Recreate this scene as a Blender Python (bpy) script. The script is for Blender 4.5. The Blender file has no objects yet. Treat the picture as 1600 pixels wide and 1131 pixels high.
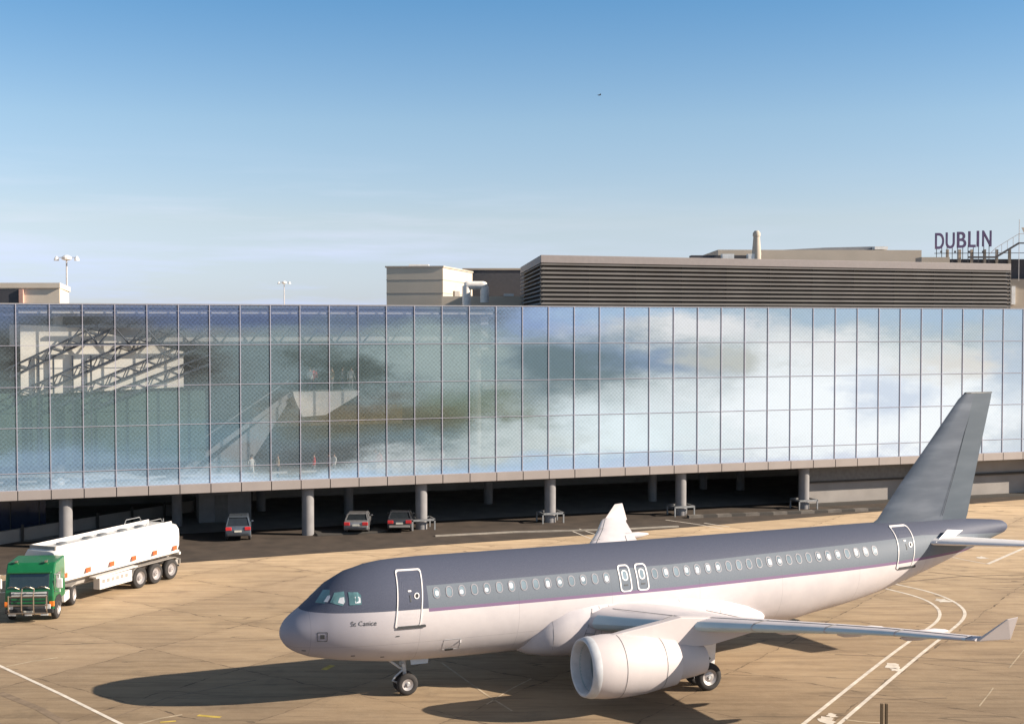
import bpy, math, random
from mathutils import Vector, Matrix
R = math.radians
random.seed(7)
sc = bpy.context.scene
C = bpy.data.collections.new('place'); sc.collection.children.link(C)
# ------------------------------------------------------------------ camera
CH, CF, CP = 15.3, 1980.0, math.atan(58/1980)
cd = bpy.data.cameras.new('camera'); cam = bpy.data.objects.new('camera', cd); sc.collection.objects.link(cam)
cam.location = (0, 0, CH); cam.rotation_euler = (math.pi/2-CP, 0, 0)
cd.sensor_width = 36; cd.lens = CF/1600*36; cd.clip_start = .5; cd.clip_end = 8000
sc.camera = cam
sc.render.resolution_x = 1024; sc.render.resolution_y = 723
# ------------------------------------------------------------------ sun and sky
SH = Vector((-2.05, .3, -1.0))           # how a point's shadow moves per metre of height
sd = bpy.data.lights.new('sun', 'SUN'); sd.energy = 5.0; sd.angle = R(.5); sd.color = (1, .87, .72)
sun = bpy.data.objects.new('sun', sd); sc.collection.objects.link(sun)
sun.rotation_euler = SH.to_track_quat('-Z', 'Y').to_euler()
S_EL = math.atan2(1, math.hypot(SH.x, SH.y)); S_AZ = math.atan2(-SH.x, -SH.y)
w = bpy.data.worlds.new('World'); sc.world = w; w.use_nodes = True
nt = w.node_tree; N = nt.nodes; L = nt.links; N.clear()
out = N.new('ShaderNodeOutputWorld'); bg = N.new('ShaderNodeBackground'); sky = N.new('ShaderNodeTexSky')
sky.sky_type = 'NISHITA'; sky.sun_disc = False; sky.sun_elevation = S_EL; sky.sun_rotation = S_AZ
sky.altitude = 0; sky.air_density = 1.0; sky.dust_density = .3; sky.ozone_density = 2.5
bg.inputs[1].default_value = .085
tc = N.new('ShaderNodeTexCoord'); sx = N.new('ShaderNodeSeparateXYZ'); L.new(tc.outputs['Generated'], sx.inputs[0])
mp = N.new('ShaderNodeMapping'); mp.inputs['Scale'].default_value = (3, 3, 34); L.new(tc.outputs['Generated'], mp.inputs[0])
nz = N.new('ShaderNodeTexNoise'); nz.inputs['Scale'].default_value = 2.2; nz.inputs['Detail'].default_value = 7; nz.inputs['Roughness'].default_value = .55
L.new(mp.outputs[0], nz.inputs['Vector'])
r1 = N.new('ShaderNodeMapRange'); r1.inputs[1].default_value = .47; r1.inputs[2].default_value = .8; L.new(nz.outputs[0], r1.inputs[0])
r2 = N.new('ShaderNodeMapRange'); r2.interpolation_type = 'SMOOTHSTEP'; r2.inputs[1].default_value = .15; r2.inputs[2].default_value = .02; L.new(sx.outputs[2], r2.inputs[0])
r3 = N.new('ShaderNodeMapRange'); r3.interpolation_type = 'SMOOTHSTEP'; r3.inputs[1].default_value = .10; r3.inputs[2].default_value = -.12; r3.inputs[3].default_value = .25; L.new(sx.outputs[0], r3.inputs[0])
m1 = N.new('ShaderNodeMath'); m1.operation = 'MULTIPLY'; L.new(r1.outputs[0], m1.inputs[0]); L.new(r2.outputs[0], m1.inputs[1])
m2 = N.new('ShaderNodeMath'); m2.operation = 'MULTIPLY'; m1b = N.new('ShaderNodeMath'); m1b.operation = 'MULTIPLY'; m1b.inputs[1].default_value = .7; L.new(m1.outputs[0], m1b.inputs[0]); L.new(m1b.outputs[0], m2.inputs[0]); L.new(r3.outputs[0], m2.inputs[1])
cm = N.new('ShaderNodeMix'); cm.data_type = 'RGBA'; L.new(m2.outputs[0], cm.inputs[0]); L.new(sky.outputs[0], cm.inputs[6]); cm.inputs[7].default_value = (5.6, 6.4, 7.2, 1)
rp = N.new('ShaderNodeValToRGB'); el = rp.color_ramp.elements
for k, (p_, c_) in enumerate(((.0, (.66, .73, 1.14)), (.024, (.70, .75, 1.08)), (.08, (.93, .83, .88)), (.155, (.88, .89, .90)), (.25, (.51, .77, .90)), (.42, (1.05, .86, .70)), (1., (1.15, .86, .66)))):
    e = el[k] if k < 2 else el.new(p_)
    e.position = p_; e.color = (*[q*.6 for q in c_], 1)
L.new(sx.outputs[2], rp.inputs[0]); mu = N.new('ShaderNodeVectorMath'); mu.operation = 'MULTIPLY'; L.new(cm.outputs[2], mu.inputs[0]); L.new(rp.outputs[0], mu.inputs[1])
ms_ = N.new('ShaderNodeVectorMath'); ms_.operation = 'SCALE'; ms_.inputs['Scale'].default_value = 1/.6; L.new(mu.outputs[0], ms_.inputs[0]); L.new(ms_.outputs[0], bg.inputs[0]); L.new(bg.outputs[0], out.inputs[0])
sc.view_settings.view_transform = 'Standard'; sc.view_settings.look = 'None'; sc.view_settings.gamma = 1
sc.view_settings.exposure = .95

# ------------------------------------------------------------------ helpers
def at(u, v, Y):
    """world point at depth Y along the sight line of photograph pixel u, v"""
    x = (u-800)/CF; y = -(v-565.5)/CF; c, s = math.cos(CP), math.sin(CP)
    k = Y/(c+y*s)
    return Vector((x*k, Y, CH+(y*c-s)*k))
def gnd(u, v, z=0):
    x = (u-800)/CF; y = -(v-565.5)/CF; c, s = math.cos(CP), math.sin(CP)
    k = (z-CH)/(y*c-s)
    return Vector((x*k, (c+y*s)*k, z))
def tag(o, label=None, cat=None, group=None, kind=None):
    if label: o['label'] = label
    if cat: o['category'] = cat
    if group: o['group'] = group
    if kind: o['kind'] = kind
    return o
def empty(name, loc=(0, 0, 0), rz=0, label=None, cat=None, group=None):
    o = bpy.data.objects.new(name, None); C.objects.link(o); o.location = loc; o.rotation_euler = (0, 0, rz)
    return tag(o, label, cat, group)
def copy_tree(o, parent=None):
    c = o.copy(); C.objects.link(c)
    if parent: c.parent = parent
    for ch in o.children: copy_tree(ch, c)
    return c
class MB:
    def __init__(s): s.v = []; s.f = []; s.m = []; s.cur = 0
    def add(s, vs, fs):
        b = len(s.v); s.v += [tuple(p) for p in vs]; s.f += [tuple(i+b for i in f) for f in fs]; s.m += [s.cur]*len(fs); return s
    def box(s, c, d, rz=0, rx=0, ry=0):
        M = Matrix.Rotation(rz, 3, 'Z') @ Matrix.Rotation(ry, 3, 'Y') @ Matrix.Rotation(rx, 3, 'X')
        vs = [Vector(c)+M @ Vector((x*d[0]/2, y*d[1]/2, z*d[2]/2)) for x in (-1, 1) for y in (-1, 1) for z in (-1, 1)]
        return s.add(vs, [(0, 1, 3, 2), (4, 6, 7, 5), (0, 4, 5, 1), (2, 3, 7, 6), (0, 2, 6, 4), (1, 5, 7, 3)])
    def bb(s, x0, x1, y0, y1, z0, z1): return s.box(((x0+x1)/2, (y0+y1)/2, (z0+z1)/2), (abs(x1-x0), abs(y1-y0), abs(z1-z0)))
    def beam(s, p0, p1, wd, ht):
        """rectangular bar from p0 to p1"""
        p0, p1 = Vector(p0), Vector(p1); d = (p1-p0).normalized()
        up = Vector((0, 0, 1)) if abs(d.z) < .95 else Vector((0, 1, 0))
        a = d.cross(up).normalized(); b = a.cross(d).normalized()
        vs = [p+a*i*wd/2+b*j*ht/2 for p in (p0, p1) for i, j in ((-1, -1), (1, -1), (1, 1), (-1, 1))]
        return s.add(vs, [(3, 2, 1, 0), (4, 5, 6, 7), (0, 1, 5, 4), (1, 2, 6, 5), (2, 3, 7, 6), (3, 0, 4, 7)])
    def tube(s, pts, r, n=8, cap=True):
        pts = [Vector(p) for p in pts]; rs = r if isinstance(r, (list, tuple)) else [r]*len(pts)
        rings = []
        for i, p in enumerate(pts):
            d = (pts[min(i+1, len(pts)-1)]-pts[max(i-1, 0)]).normalized()
            up = Vector((0, 0, 1)) if abs(d.z) < .9 else Vector((0, 1, 0))
            a = d.cross(up).normalized(); b = a.cross(d)
            rings.append([p+(a*math.cos(t)+b*math.sin(t))*rs[i] for t in [2*math.pi*k/n for k in range(n)]])
        return s.loft(rings, cap=cap)
    def loft(s, rings, cap=True, closed=True):
        n = len(rings[0]); vs = [p for r in rings for p in r]; fs = []
        for i in range(len(rings)-1):
            for k in range(n if closed else n-1):
                a, b = i*n+k, i*n+(k+1) % n
                fs.append((a, b, b+n, a+n))
        if cap: fs.append(tuple(range(n))[::-1]); fs.append(tuple(range((len(rings)-1)*n, len(rings)*n)))
        return s.add(vs, fs)
    def lathe(s, o, ax, prof, n=32, cap=False):
        """prof: (distance along ax, radius)"""
        o = Vector(o); ax = Vector(ax).normalized(); up = Vector((0, 0, 1)) if abs(ax.z) < .9 else Vector((0, 1, 0))
        a = ax.cross(up).normalized(); b = a.cross(ax)
        return s.loft([[o+ax*h+(a*math.cos(t)+b*math.sin(t))*r for t in [2*math.pi*k/n for k in range(n)]] for h, r in prof], cap=cap)
    def prism(s, poly, d):
        """closed polygon of 3-D points extruded by vector d"""
        d = Vector(d); a = [Vector(p) for p in poly]; n = len(a)
        return s.add(a+[p+d for p in a], [tuple(range(n))[::-1], tuple(range(n, 2*n))]+[(i, (i+1) % n, n+(i+1) % n, n+i) for i in range(n)])
    def build(s, name, mat, parent=None, smooth=False, bevel=0, sub=0, auto=None):
        me = bpy.data.meshes.new(name); me.from_pydata(s.v, [], s.f)
        mats = mat if isinstance(mat, (list, tuple)) else [mat]
        for m in mats: me.materials.append(m)
        if len(mats) > 1: me.polygons.foreach_set('material_index', s.m)
        import bmesh
        b = bmesh.new(); b.from_mesh(me); bmesh.ops.recalc_face_normals(b, faces=b.faces); b.to_mesh(me); b.free()
        if smooth: me.polygons.foreach_set('use_smooth', [True]*len(me.polygons)); me.set_sharp_from_angle(angle=R(auto or 40))
        o = bpy.data.objects.new(name, me); C.objects.link(o)
        if parent: o.parent = parent
        if bevel:
            mo = o.modifiers.new('b', 'BEVEL'); mo.width = bevel; mo.segments = 2; mo.limit_method = 'ANGLE'
        return o

# ------------------------------------------------------------------ materials
def mat(name, col, rough=.6, metal=0, var=.12, scale=3, bump=0, spec=.5, emit=None, coat=0):
    m = bpy.data.materials.new(name); m.use_nodes = True; n = m.node_tree.nodes; l = m.node_tree.links
    b = n['Principled BSDF']; b.inputs['Roughness'].default_value = rough; b.inputs['Metallic'].default_value = metal
    b.inputs['Specular IOR Level'].default_value = spec; b.inputs['Coat Weight'].default_value = coat; b.inputs['Coat Roughness'].default_value = .08
    t = n.new('ShaderNodeTexCoord'); z = n.new('ShaderNodeTexNoise'); z.inputs['Scale'].default_value = scale; z.inputs['Detail'].default_value = 6
    l.new(t.outputs['Object'], z.inputs['Vector'])
    mr = n.new('ShaderNodeMapRange'); mr.inputs[1].default_value = .3; mr.inputs[2].default_value = .7; mr.inputs[3].default_value = 1-var; mr.inputs[4].default_value = 1+var
    l.new(z.outputs[0], mr.inputs[0])
    mx = n.new('ShaderNodeVectorMath'); mx.operation = 'SCALE'; mx.inputs[0].default_value = col; l.new(mr.outputs[0], mx.inputs['Scale'])
    l.new(mx.outputs[0], b.inputs['Base Color'])
    rr = n.new('ShaderNodeMapRange'); rr.inputs[3].default_value = max(.02, rough-.08); rr.inputs[4].default_value = min(1, rough+.08); l.new(z.outputs[0], rr.inputs[0]); l.new(rr.outputs[0], b.inputs['Roughness'])
    if bump:
        bp = n.new('ShaderNodeBump'); bp.inputs['Strength'].default_value = bump; bp.inputs['Distance'].default_value = .02
        l.new(z.outputs[0], bp.inputs['Height']); l.new(bp.outputs[0], b.inputs['Normal'])
    if emit: b.inputs['Emission Color'].default_value = (*emit, 1); b.inputs['Emission Strength'].default_value = 1
    return m
class G:
    """small node builder for the special materials"""
    def __init__(s, name):
        s.m = bpy.data.materials.new(name); s.m.use_nodes = True; s.n = s.m.node_tree.nodes; s.l = s.m.node_tree.links; s.b = s.n['Principled BSDF']
        s.tc = s.n.new('ShaderNodeTexCoord'); s.co = s.tc.outputs['Object']
        q = s.n.new('ShaderNodeSeparateXYZ'); s.l.new(s.co, q.inputs[0]); s.x, s.y, s.z = q.outputs
    def put(s, sock, v):
        if isinstance(v, (int, float)): sock.default_value = v
        elif isinstance(v, tuple): sock.default_value = v if len(v) == len(sock.default_value) else (*v, 1)
        else: s.l.new(v, sock)
    def math(s, op, a, b=0., c=None, clamp=False):
        q = s.n.new('ShaderNodeMath'); q.operation = op; q.use_clamp = clamp; s.put(q.inputs[0], a); s.put(q.inputs[1], b)
        if c is not None: s.put(q.inputs[2], c)
        return q.outputs[0]
    def rng(s, v, a, b, c=0., d=1., smooth=True):
        q = s.n.new('ShaderNodeMapRange'); q.interpolation_type = 'SMOOTHSTEP' if smooth else 'LINEAR'
        for i, x in enumerate((v, a, b, c, d)): s.put(q.inputs[i], x)
        return q.outputs[0]
    def mix(s, f, a, b):
        q = s.n.new('ShaderNodeMix'); q.data_type = 'RGBA'; s.put(q.inputs[0], f); s.put(q.inputs[6], a); s.put(q.inputs[7], b); return q.outputs[2]
    def noise(s, scale, detail=5, rough=.5, vec=None, out=0):
        q = s.n.new('ShaderNodeTexNoise'); q.inputs['Scale'].default_value = scale; q.inputs['Detail'].default_value = detail; q.inputs['Roughness'].default_value = rough
        s.l.new(vec or s.co, q.inputs['Vector']); return q.outputs[out]
    def vec(s, x, y, z=0.):
        q = s.n.new('ShaderNodeCombineXYZ'); s.put(q.inputs[0], x); s.put(q.inputs[1], y); s.put(q.inputs[2], z); return q.outputs[0]

def mat_ground():
    g = G('concrete_slabs'); a = R(55.5); ca, sa = math.cos(a), math.sin(a)
    nzv = g.noise(.6, 4); wob = g.math('MULTIPLY_ADD', nzv, .7, -.35)
    p = g.math('ADD', g.math('ADD', g.math('MULTIPLY', g.x, ca), g.math('MULTIPLY', g.y, sa)), wob)
    q = g.math('ADD', g.math('SUBTRACT', g.math('MULTIPLY', g.y, ca), g.math('MULTIPLY', g.x, sa)), wob)
    P = g.math('DIVIDE', g.math('ADD', p, 503.6), 6.1); Q = g.math('DIVIDE', g.math('ADD', q, 501.2), 6.1)
    def edge(v):
        f = g.math('FRACT', v); return g.math('MULTIPLY', g.math('MINIMUM', f, g.math('SUBTRACT', 1., f)), 6.1)
    jn = g.noise(1.3, 6, .7)
    wd = g.rng(jn, .35, .7, .0, .075)
    jt = g.math('MAXIMUM', g.math('LESS_THAN', edge(P), wd), g.math('LESS_THAN', edge(Q), wd))
    soft = g.rng(g.math('MINIMUM', edge(P), edge(Q)), 0., .8, 1., 0.)
    wn = g.n.new('ShaderNodeTexWhiteNoise'); g.l.new(g.vec(g.math('FLOOR', P), g.math('FLOOR', Q)), wn.inputs['Vector'])
    slab = g.rng(wn.outputs[0], 0., 1., .88, 1.08, False)
    n1 = g.noise(.11, 6, .6); n2 = g.noise(1.1, 8, .75); n3 = g.noise(.35, 5, .65)
    st = g.n.new('ShaderNodeMapping'); st.inputs['Rotation'].default_value = (0, 0, R(-20)); st.inputs['Scale'].default_value = (.12, 1.1, 1); g.l.new(g.co, st.inputs[0])
    n4 = g.noise(1.6, 7, .7, st.outputs[0])
    col = g.mix(g.rng(n1, .3, .7), (.54, .395, .245), (.43, .315, .205))
    col = g.mix(g.rng(n2, .35, .8, 0., .45), col, (.62, .48, .32))
    col = g.mix(g.rng(n4, .40, .72, 0., .62), col, (.24, .17, .11))
    col = g.mix(g.rng(n3, .56, .76, 0., .42), col, (.15, .12, .09))
    n5 = g.noise(5.5, 4, .7); col = g.mix(g.rng(n5, .62, .74, 0., .5), col, (.17, .13, .09)); n6 = g.noise(3.1, 6, .8); col = g.mix(g.rng(n6, .6, .72, 0., .5), col, (.66, .54, .38))
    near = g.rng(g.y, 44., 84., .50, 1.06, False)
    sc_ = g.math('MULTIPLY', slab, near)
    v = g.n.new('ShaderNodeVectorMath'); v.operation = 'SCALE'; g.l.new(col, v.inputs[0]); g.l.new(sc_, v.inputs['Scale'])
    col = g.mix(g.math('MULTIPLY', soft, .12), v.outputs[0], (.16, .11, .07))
    col = g.mix(g.math('MULTIPLY', jt, g.rng(g.noise(.9, 5, .7), .36, .62, .1, .75)), col, (.07, .05, .037))
    # long seams picked out with pale sealant, and tyre streaks
    sp = g.math('LESS_THAN', g.math('ABSOLUTE', g.math('SUBTRACT', g.noise(.22, 3, .5, st.outputs[0]), .5)), .0018)
    col = g.mix(g.math('MULTIPLY', sp, .5), col, (.09, .07, .05))
    g.l.new(col, g.b.inputs['Base Color']); g.b.inputs['Roughness'].default_value = .85; g.b.inputs['Specular IOR Level'].default_value = .25
    bp = g.n.new('ShaderNodeBump'); bp.inputs['Strength'].default_value = .35; bp.inputs['Distance'].default_value = .03
    g.l.new(g.noise(3, 8, .7), bp.inputs['Height']); g.l.new(bp.outputs[0], g.b.inputs['Normal'])
    return g.m
def mat_livery():
    g = G('livery_paint'); n = g.noise(1.2, 5, .6); fine = g.noise(26, 3, .7)
    s, z = g.x, g.z
    lo = g.math('ADD', 3.93, g.math('MULTIPLY', g.math('MAXIMUM', g.math('SUBTRACT', s, 17.), 0.), .019))     # foot of the grey band
    hi = g.math('ADD', lo, g.math('ADD', .82, g.math('MULTIPLY', s, .006)))
    hi = g.math('MINIMUM', hi, g.math('SUBTRACT', 5.26, g.math('MULTIPLY', g.math('SUBTRACT', s, 30.), .06)))
    navy = g.mix(g.rng(fine, .3, .7), (.064, .074, .110), (.084, .094, .134))
    grey = g.mix(g.rng(fine, .3, .7), (.125, .150, .185), (.15, .175, .205))
    white = g.mix(g.rng(n, .35, .7), (.60, .56, .565), (.55, .515, .525))
    front = g.mix(g.rng(s, 1., 6.), (.30, .295, .345), white)
    body = g.mix(g.math('GREATER_THAN', z, hi), grey, navy)
    aft = g.math('GREATER_THAN', s, 5.82)
    up = g.mix(aft, navy, body)
    purple = (.19, .125, .215)
    stripe = g.math('MULTIPLY', aft, g.math('GREATER_THAN', z, g.math('SUBTRACT', lo, .1)))
    low = g.mix(stripe, front, purple)
    low = g.mix(g.math('MULTIPLY', g.math('GREATER_THAN', z, g.math('SUBTRACT', lo, .13)), g.math('LESS_THAN', s, 35.)), low, g.mix(aft, low, purple))
    col = g.mix(g.math('GREATER_THAN', z, lo), low, up)
    # panel joints
    def line(v, w_): return g.math('LESS_THAN', g.math('ABSOLUTE', v), w_)
    pj = g.math('LESS_THAN', g.math('ABSOLUTE', g.math('SUBTRACT', g.math('MODULO', g.math('ADD', s, .9), 4.27), 2.1)), .008)
    pj = g.math('MAXIMUM', pj, g.math('MULTIPLY', line(g.math('SUBTRACT', z, 2.55), .008), g.math('LESS_THAN', s, 12.)))
    col = g.mix(g.math('MULTIPLY', pj, .3), col, (.08, .08, .09))
    g.l.new(col, g.b.inputs['Base Color']); g.b.inputs['Roughness'].default_value = .62; g.b.inputs['Coat Weight'].default_value = .0
    g.b.inputs['Specular IOR Level'].default_value = .25; g.b.inputs['Coat Roughness'].default_value = .15
    return g.m
def mat_wing(name, c1, c2):
    g = G(name); n = g.noise(.8, 5, .6)
    g.l.new(g.mix(g.rng(n, .35, .7), c1, c2), g.b.inputs['Base Color']); g.b.inputs['Roughness'].default_value = .55; g.b.inputs['Specular IOR Level'].default_value = .3
    return g.m
def mat_tail():
    g = G('tail_paint'); st = g.n.new('ShaderNodeMapping'); st.inputs['Rotation'].default_value = (0, R(-58), 0); st.inputs['Scale'].default_value = (.25, 1, 1.3); g.l.new(g.co, st.inputs[0])
    n = g.noise(1.1, 4, .5, st.outputs[0])
    c = g.mix(g.rng(n, .4, .72), (.075, .094, .125), (.125, .148, .185))
    c = g.mix(g.math('MULTIPLY', g.math('GREATER_THAN', g.x, g.math('MULTIPLY_ADD', g.z, .31, 31.3)), .6), c, (.072, .098, .122))
    g.l.new(c, g.b.inputs['Base Color']); g.b.inputs['Roughness'].default_value = .4
    return g.m

M = {}
def defm(k, *a, **kw): M[k] = mat(k, *a, **kw)
M['ground'] = mat_ground(); M['livery'] = mat_livery(); M['tail'] = mat_tail()
M['wing'] = mat_wing('wing_paint', (.60, .56, .57), (.52, .49, .51)); M['wing_edge'] = mat_wing('slat_metal', (.56, .66, .69), (.50, .60, .64))
M['cowl'] = mat_wing('engine_paint', (.56, .51, .505), (.52, .48, .48))
defm('shade_brown', (.050, .036, .026), .9, var=.3, scale=.8, bump=.3); defm('marking', (.62, .56, .48), .8, var=.2, scale=2); defm('worn_marking', (.40, .32, .22), .85, var=.3, scale=2)
defm('yellow', (.50, .36, .07), .8, var=.3, scale=2); defm('rubber', (.035, .033, .033), .85, var=.2, scale=5, spec=.3); defm('rim', (.38, .36, .36), .45, .4)
defm('steel', (.26, .27, .28), .5, .4); defm('strut', (.50, .52, .54), .4, .2); defm('dark', (.02, .02, .022), .7); defm('lip', (.54, .55, .57), .5); defm('duct', (.40, .48, .50), .7); defm('engine_dark', (.05, .065, .075), .45, .5)
defm('frame_white', (.76, .73, .72), .45, var=.04); defm('window_rim', (.28, .27, .30), .5, var=.1); defm('pane', (.20, .26, .30), .12, spec=1, var=.3, scale=.9); defm('cockpit_glass', (.12, .24, .26), .06, spec=1, var=.35, scale=1.5)
defm('shade_white', (.62, .64, .68), .4, var=.1, scale=4); defm('line', (.06, .065, .07), .6)
defm('fascia', (.30, .265, .25), .55, var=.06, scale=.5); defm('mullion', (.37, .37, .44), .45, .0, var=.08); defm('joint_dark', (.05, .05, .055), .6)
defm('column', (.21, .205, .21), .75, var=.12, scale=1.5, bump=.1); defm('soffit', (.16, .155, .15), .9, var=.15); defm('conc_wall', (.27, .25, .235), .85, var=.12, scale=.6, bump=.15)
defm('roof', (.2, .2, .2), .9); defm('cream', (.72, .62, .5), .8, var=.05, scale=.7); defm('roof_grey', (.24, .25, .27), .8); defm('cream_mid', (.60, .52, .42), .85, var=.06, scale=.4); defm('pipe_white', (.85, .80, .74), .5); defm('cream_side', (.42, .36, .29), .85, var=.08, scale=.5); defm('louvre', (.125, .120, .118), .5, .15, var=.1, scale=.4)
defm('louvre_back', (.075, .066, .06), .8); defm('louvre_top', (.20, .18, .182), .6, var=.06); defm('far_dark', (.07, .07, .08), .8); defm('far_beige', (.46, .40, .33), .85, var=.07, scale=.4)
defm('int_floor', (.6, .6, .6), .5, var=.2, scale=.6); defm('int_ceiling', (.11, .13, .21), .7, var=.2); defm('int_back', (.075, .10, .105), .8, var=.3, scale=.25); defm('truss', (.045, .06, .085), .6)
defm('int_cream', (.92, .87, .78), .8, var=.03); defm('int_green', (.07, .12, .10), .8, var=.25, scale=.4); defm('shop', (.34, .22, .09), .7, var=.45, scale=1.2); defm('stair_grey', (.27, .28, .30), .7); defm('int_grey', (.5, .5, .5), .7, var=.3, scale=.5); defm('int_white', (.7, .68, .66), .6, var=.05)
defm('stencil', (.22, .21, .21), .7); defm('letter', (.10, .065, .15), .5); defm('green_paint', (.006, .125, .045), .35, var=.05, coat=.3); defm('tank_white', (.66, .64, .62), .35, var=.03, coat=.2); defm('truck_grey', (.28, .26, .24), .6)
defm('screen_glass', (.025, .035, .033), .08, spec=1); defm('red_reflector', (.75, .10, .03), .4, var=.08); defm('amber', (.85, .22, .03), .3); defm('chrome', (.40, .33, .26), .35, .8); defm('lamp_glass', (.6, .62, .62), .15)
defm('car_silver', (.28, .28, .29), .3, .5, coat=.5); defm('car_dark', (.055, .06, .07), .3, .3, coat=.5); defm('car_bluegrey', (.13, .16, .20), .3, .5, coat=.5); defm('car_glass', (.02, .025, .03), .08, spec=1); defm('tail_red', (.55, .03, .035), .3); defm('plate', (.6, .58, .5), .5)
defm('lamp_white', (.75, .75, .73), .4); defm('pole', (.5, .48, .48), .5); defm('brown_post', (.13, .09, .05), .8); defm('kerb_pale', (.13, .115, .10), .85, var=.3, scale=1.5); defm('kerb', (.30, .27, .23), .85, var=.2, scale=1.5); defm('kerb_dark', (.05, .045, .04), .85); defm('blue_glass', (.03, .04, .075), .12, spec=.8, var=.3, scale=.3)
defm('skin', (.45, .27, .2), .6); defm('hair', (.05, .035, .025), .8); defm('cl_red', (.6, .04, .04), .8); defm('cl_white', (.7, .7, .68), .8); defm('cl_navy', (.04, .05, .1), .8); defm('cl_grey', (.25, .25, .27), .8); defm('cl_tan', (.45, .33, .2), .8)

# ------------------------------------------------------------------ pier frame
PA = R(18.6); PO = Vector(((25-800)/CF*85, 85, 0)); MOD = 2.115
ex, ey = math.cos(PA), math.sin(PA)
def fl(u, v):
    t = (u-800)/CF; l_ = (t*85-PO.x)/(ex-ey*t); Y = 85+ey*l_
    return l_, CH-(v-507.5)*Y/CF
def mat_frit_reflection():
    """glass with a dotted ceramic print and cloud reflections painted into its colour"""
    g = G('dotted_reflection_glass'); n = g.n; l = g.l
    stv = g.n.new('ShaderNodeMapping'); stv.inputs['Scale'].default_value = (.55, 1, 1.5); g.l.new(g.co, stv.inputs[0]); nc = g.noise(.26, 9, .62, stv.outputs[0], out=1); sp = n.new('ShaderNodeSeparateColor'); l.new(nc, sp.inputs[0])
    X = g.math('ADD', g.x, g.math('MULTIPLY_ADD', sp.outputs[0], 17., -8.5)); Z = g.math('ADD', g.z, g.math('MULTIPLY_ADD', sp.outputs[1], 4.6, -2.3))
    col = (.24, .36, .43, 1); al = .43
    #   u, v, ru(px), rv(px), colour, opacity, alpha of the painted reflection and tint patches
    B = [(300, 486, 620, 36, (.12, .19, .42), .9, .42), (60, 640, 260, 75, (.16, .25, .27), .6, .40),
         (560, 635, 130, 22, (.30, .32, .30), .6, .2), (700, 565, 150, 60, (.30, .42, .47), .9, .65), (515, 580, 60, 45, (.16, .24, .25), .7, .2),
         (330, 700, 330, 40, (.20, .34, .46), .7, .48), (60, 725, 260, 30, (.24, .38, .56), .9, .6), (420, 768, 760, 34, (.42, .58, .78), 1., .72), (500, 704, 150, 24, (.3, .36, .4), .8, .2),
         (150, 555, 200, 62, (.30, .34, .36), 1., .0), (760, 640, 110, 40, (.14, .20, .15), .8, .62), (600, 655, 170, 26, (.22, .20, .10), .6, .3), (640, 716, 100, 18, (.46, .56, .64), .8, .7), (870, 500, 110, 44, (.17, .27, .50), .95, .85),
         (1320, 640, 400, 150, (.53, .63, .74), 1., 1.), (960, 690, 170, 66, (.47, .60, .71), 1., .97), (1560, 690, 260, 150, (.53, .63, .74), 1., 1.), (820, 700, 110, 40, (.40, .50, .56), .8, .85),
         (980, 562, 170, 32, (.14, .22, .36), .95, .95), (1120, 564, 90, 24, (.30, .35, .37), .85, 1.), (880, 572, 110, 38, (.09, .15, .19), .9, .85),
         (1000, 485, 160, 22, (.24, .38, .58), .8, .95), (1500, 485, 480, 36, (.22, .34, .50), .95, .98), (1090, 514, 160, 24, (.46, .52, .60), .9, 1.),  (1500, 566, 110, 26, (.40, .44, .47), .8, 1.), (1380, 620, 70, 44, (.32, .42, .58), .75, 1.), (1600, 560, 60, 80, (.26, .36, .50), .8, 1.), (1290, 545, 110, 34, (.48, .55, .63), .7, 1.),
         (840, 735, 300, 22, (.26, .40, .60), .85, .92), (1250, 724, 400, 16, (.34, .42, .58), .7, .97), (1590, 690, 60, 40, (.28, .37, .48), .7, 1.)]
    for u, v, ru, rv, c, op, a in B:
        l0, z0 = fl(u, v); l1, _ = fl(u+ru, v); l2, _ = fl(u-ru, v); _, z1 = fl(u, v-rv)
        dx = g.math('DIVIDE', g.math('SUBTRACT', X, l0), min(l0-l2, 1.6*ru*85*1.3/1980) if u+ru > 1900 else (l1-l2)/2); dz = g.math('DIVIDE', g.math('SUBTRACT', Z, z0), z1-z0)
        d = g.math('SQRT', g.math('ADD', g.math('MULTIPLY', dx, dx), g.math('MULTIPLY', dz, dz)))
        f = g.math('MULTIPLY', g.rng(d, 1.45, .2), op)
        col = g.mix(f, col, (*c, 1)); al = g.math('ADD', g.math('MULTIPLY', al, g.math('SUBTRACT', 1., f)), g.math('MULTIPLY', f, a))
    # dotted print, diagonal raster
    A = g.math('MULTIPLY', g.x, 20.); Bq = g.math('MULTIPLY', g.z, 20.)
    dots = g.math('MULTIPLY', g.math('SINE', A), g.math('SINE', Bq))
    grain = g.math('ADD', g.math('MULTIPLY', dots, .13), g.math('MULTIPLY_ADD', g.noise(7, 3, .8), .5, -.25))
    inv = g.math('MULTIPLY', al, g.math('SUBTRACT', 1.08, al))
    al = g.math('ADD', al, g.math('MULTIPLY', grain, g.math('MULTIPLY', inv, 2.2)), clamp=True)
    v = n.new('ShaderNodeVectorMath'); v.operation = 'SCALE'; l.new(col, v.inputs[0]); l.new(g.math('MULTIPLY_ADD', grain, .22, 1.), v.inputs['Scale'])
    fr = n.new('ShaderNodeBsdfDiffuse'); l.new(v.outputs[0], fr.inputs[0])
    tr = n.new('ShaderNodeBsdfTransparent'); tr.inputs[0].default_value = (.98, .99, 1, 1)
    ms = n.new('ShaderNodeMixShader'); l.new(al, ms.inputs[0]); l.new(tr.outputs[0], ms.inputs[1]); l.new(fr.outputs[0], ms.inputs[2])
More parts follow.
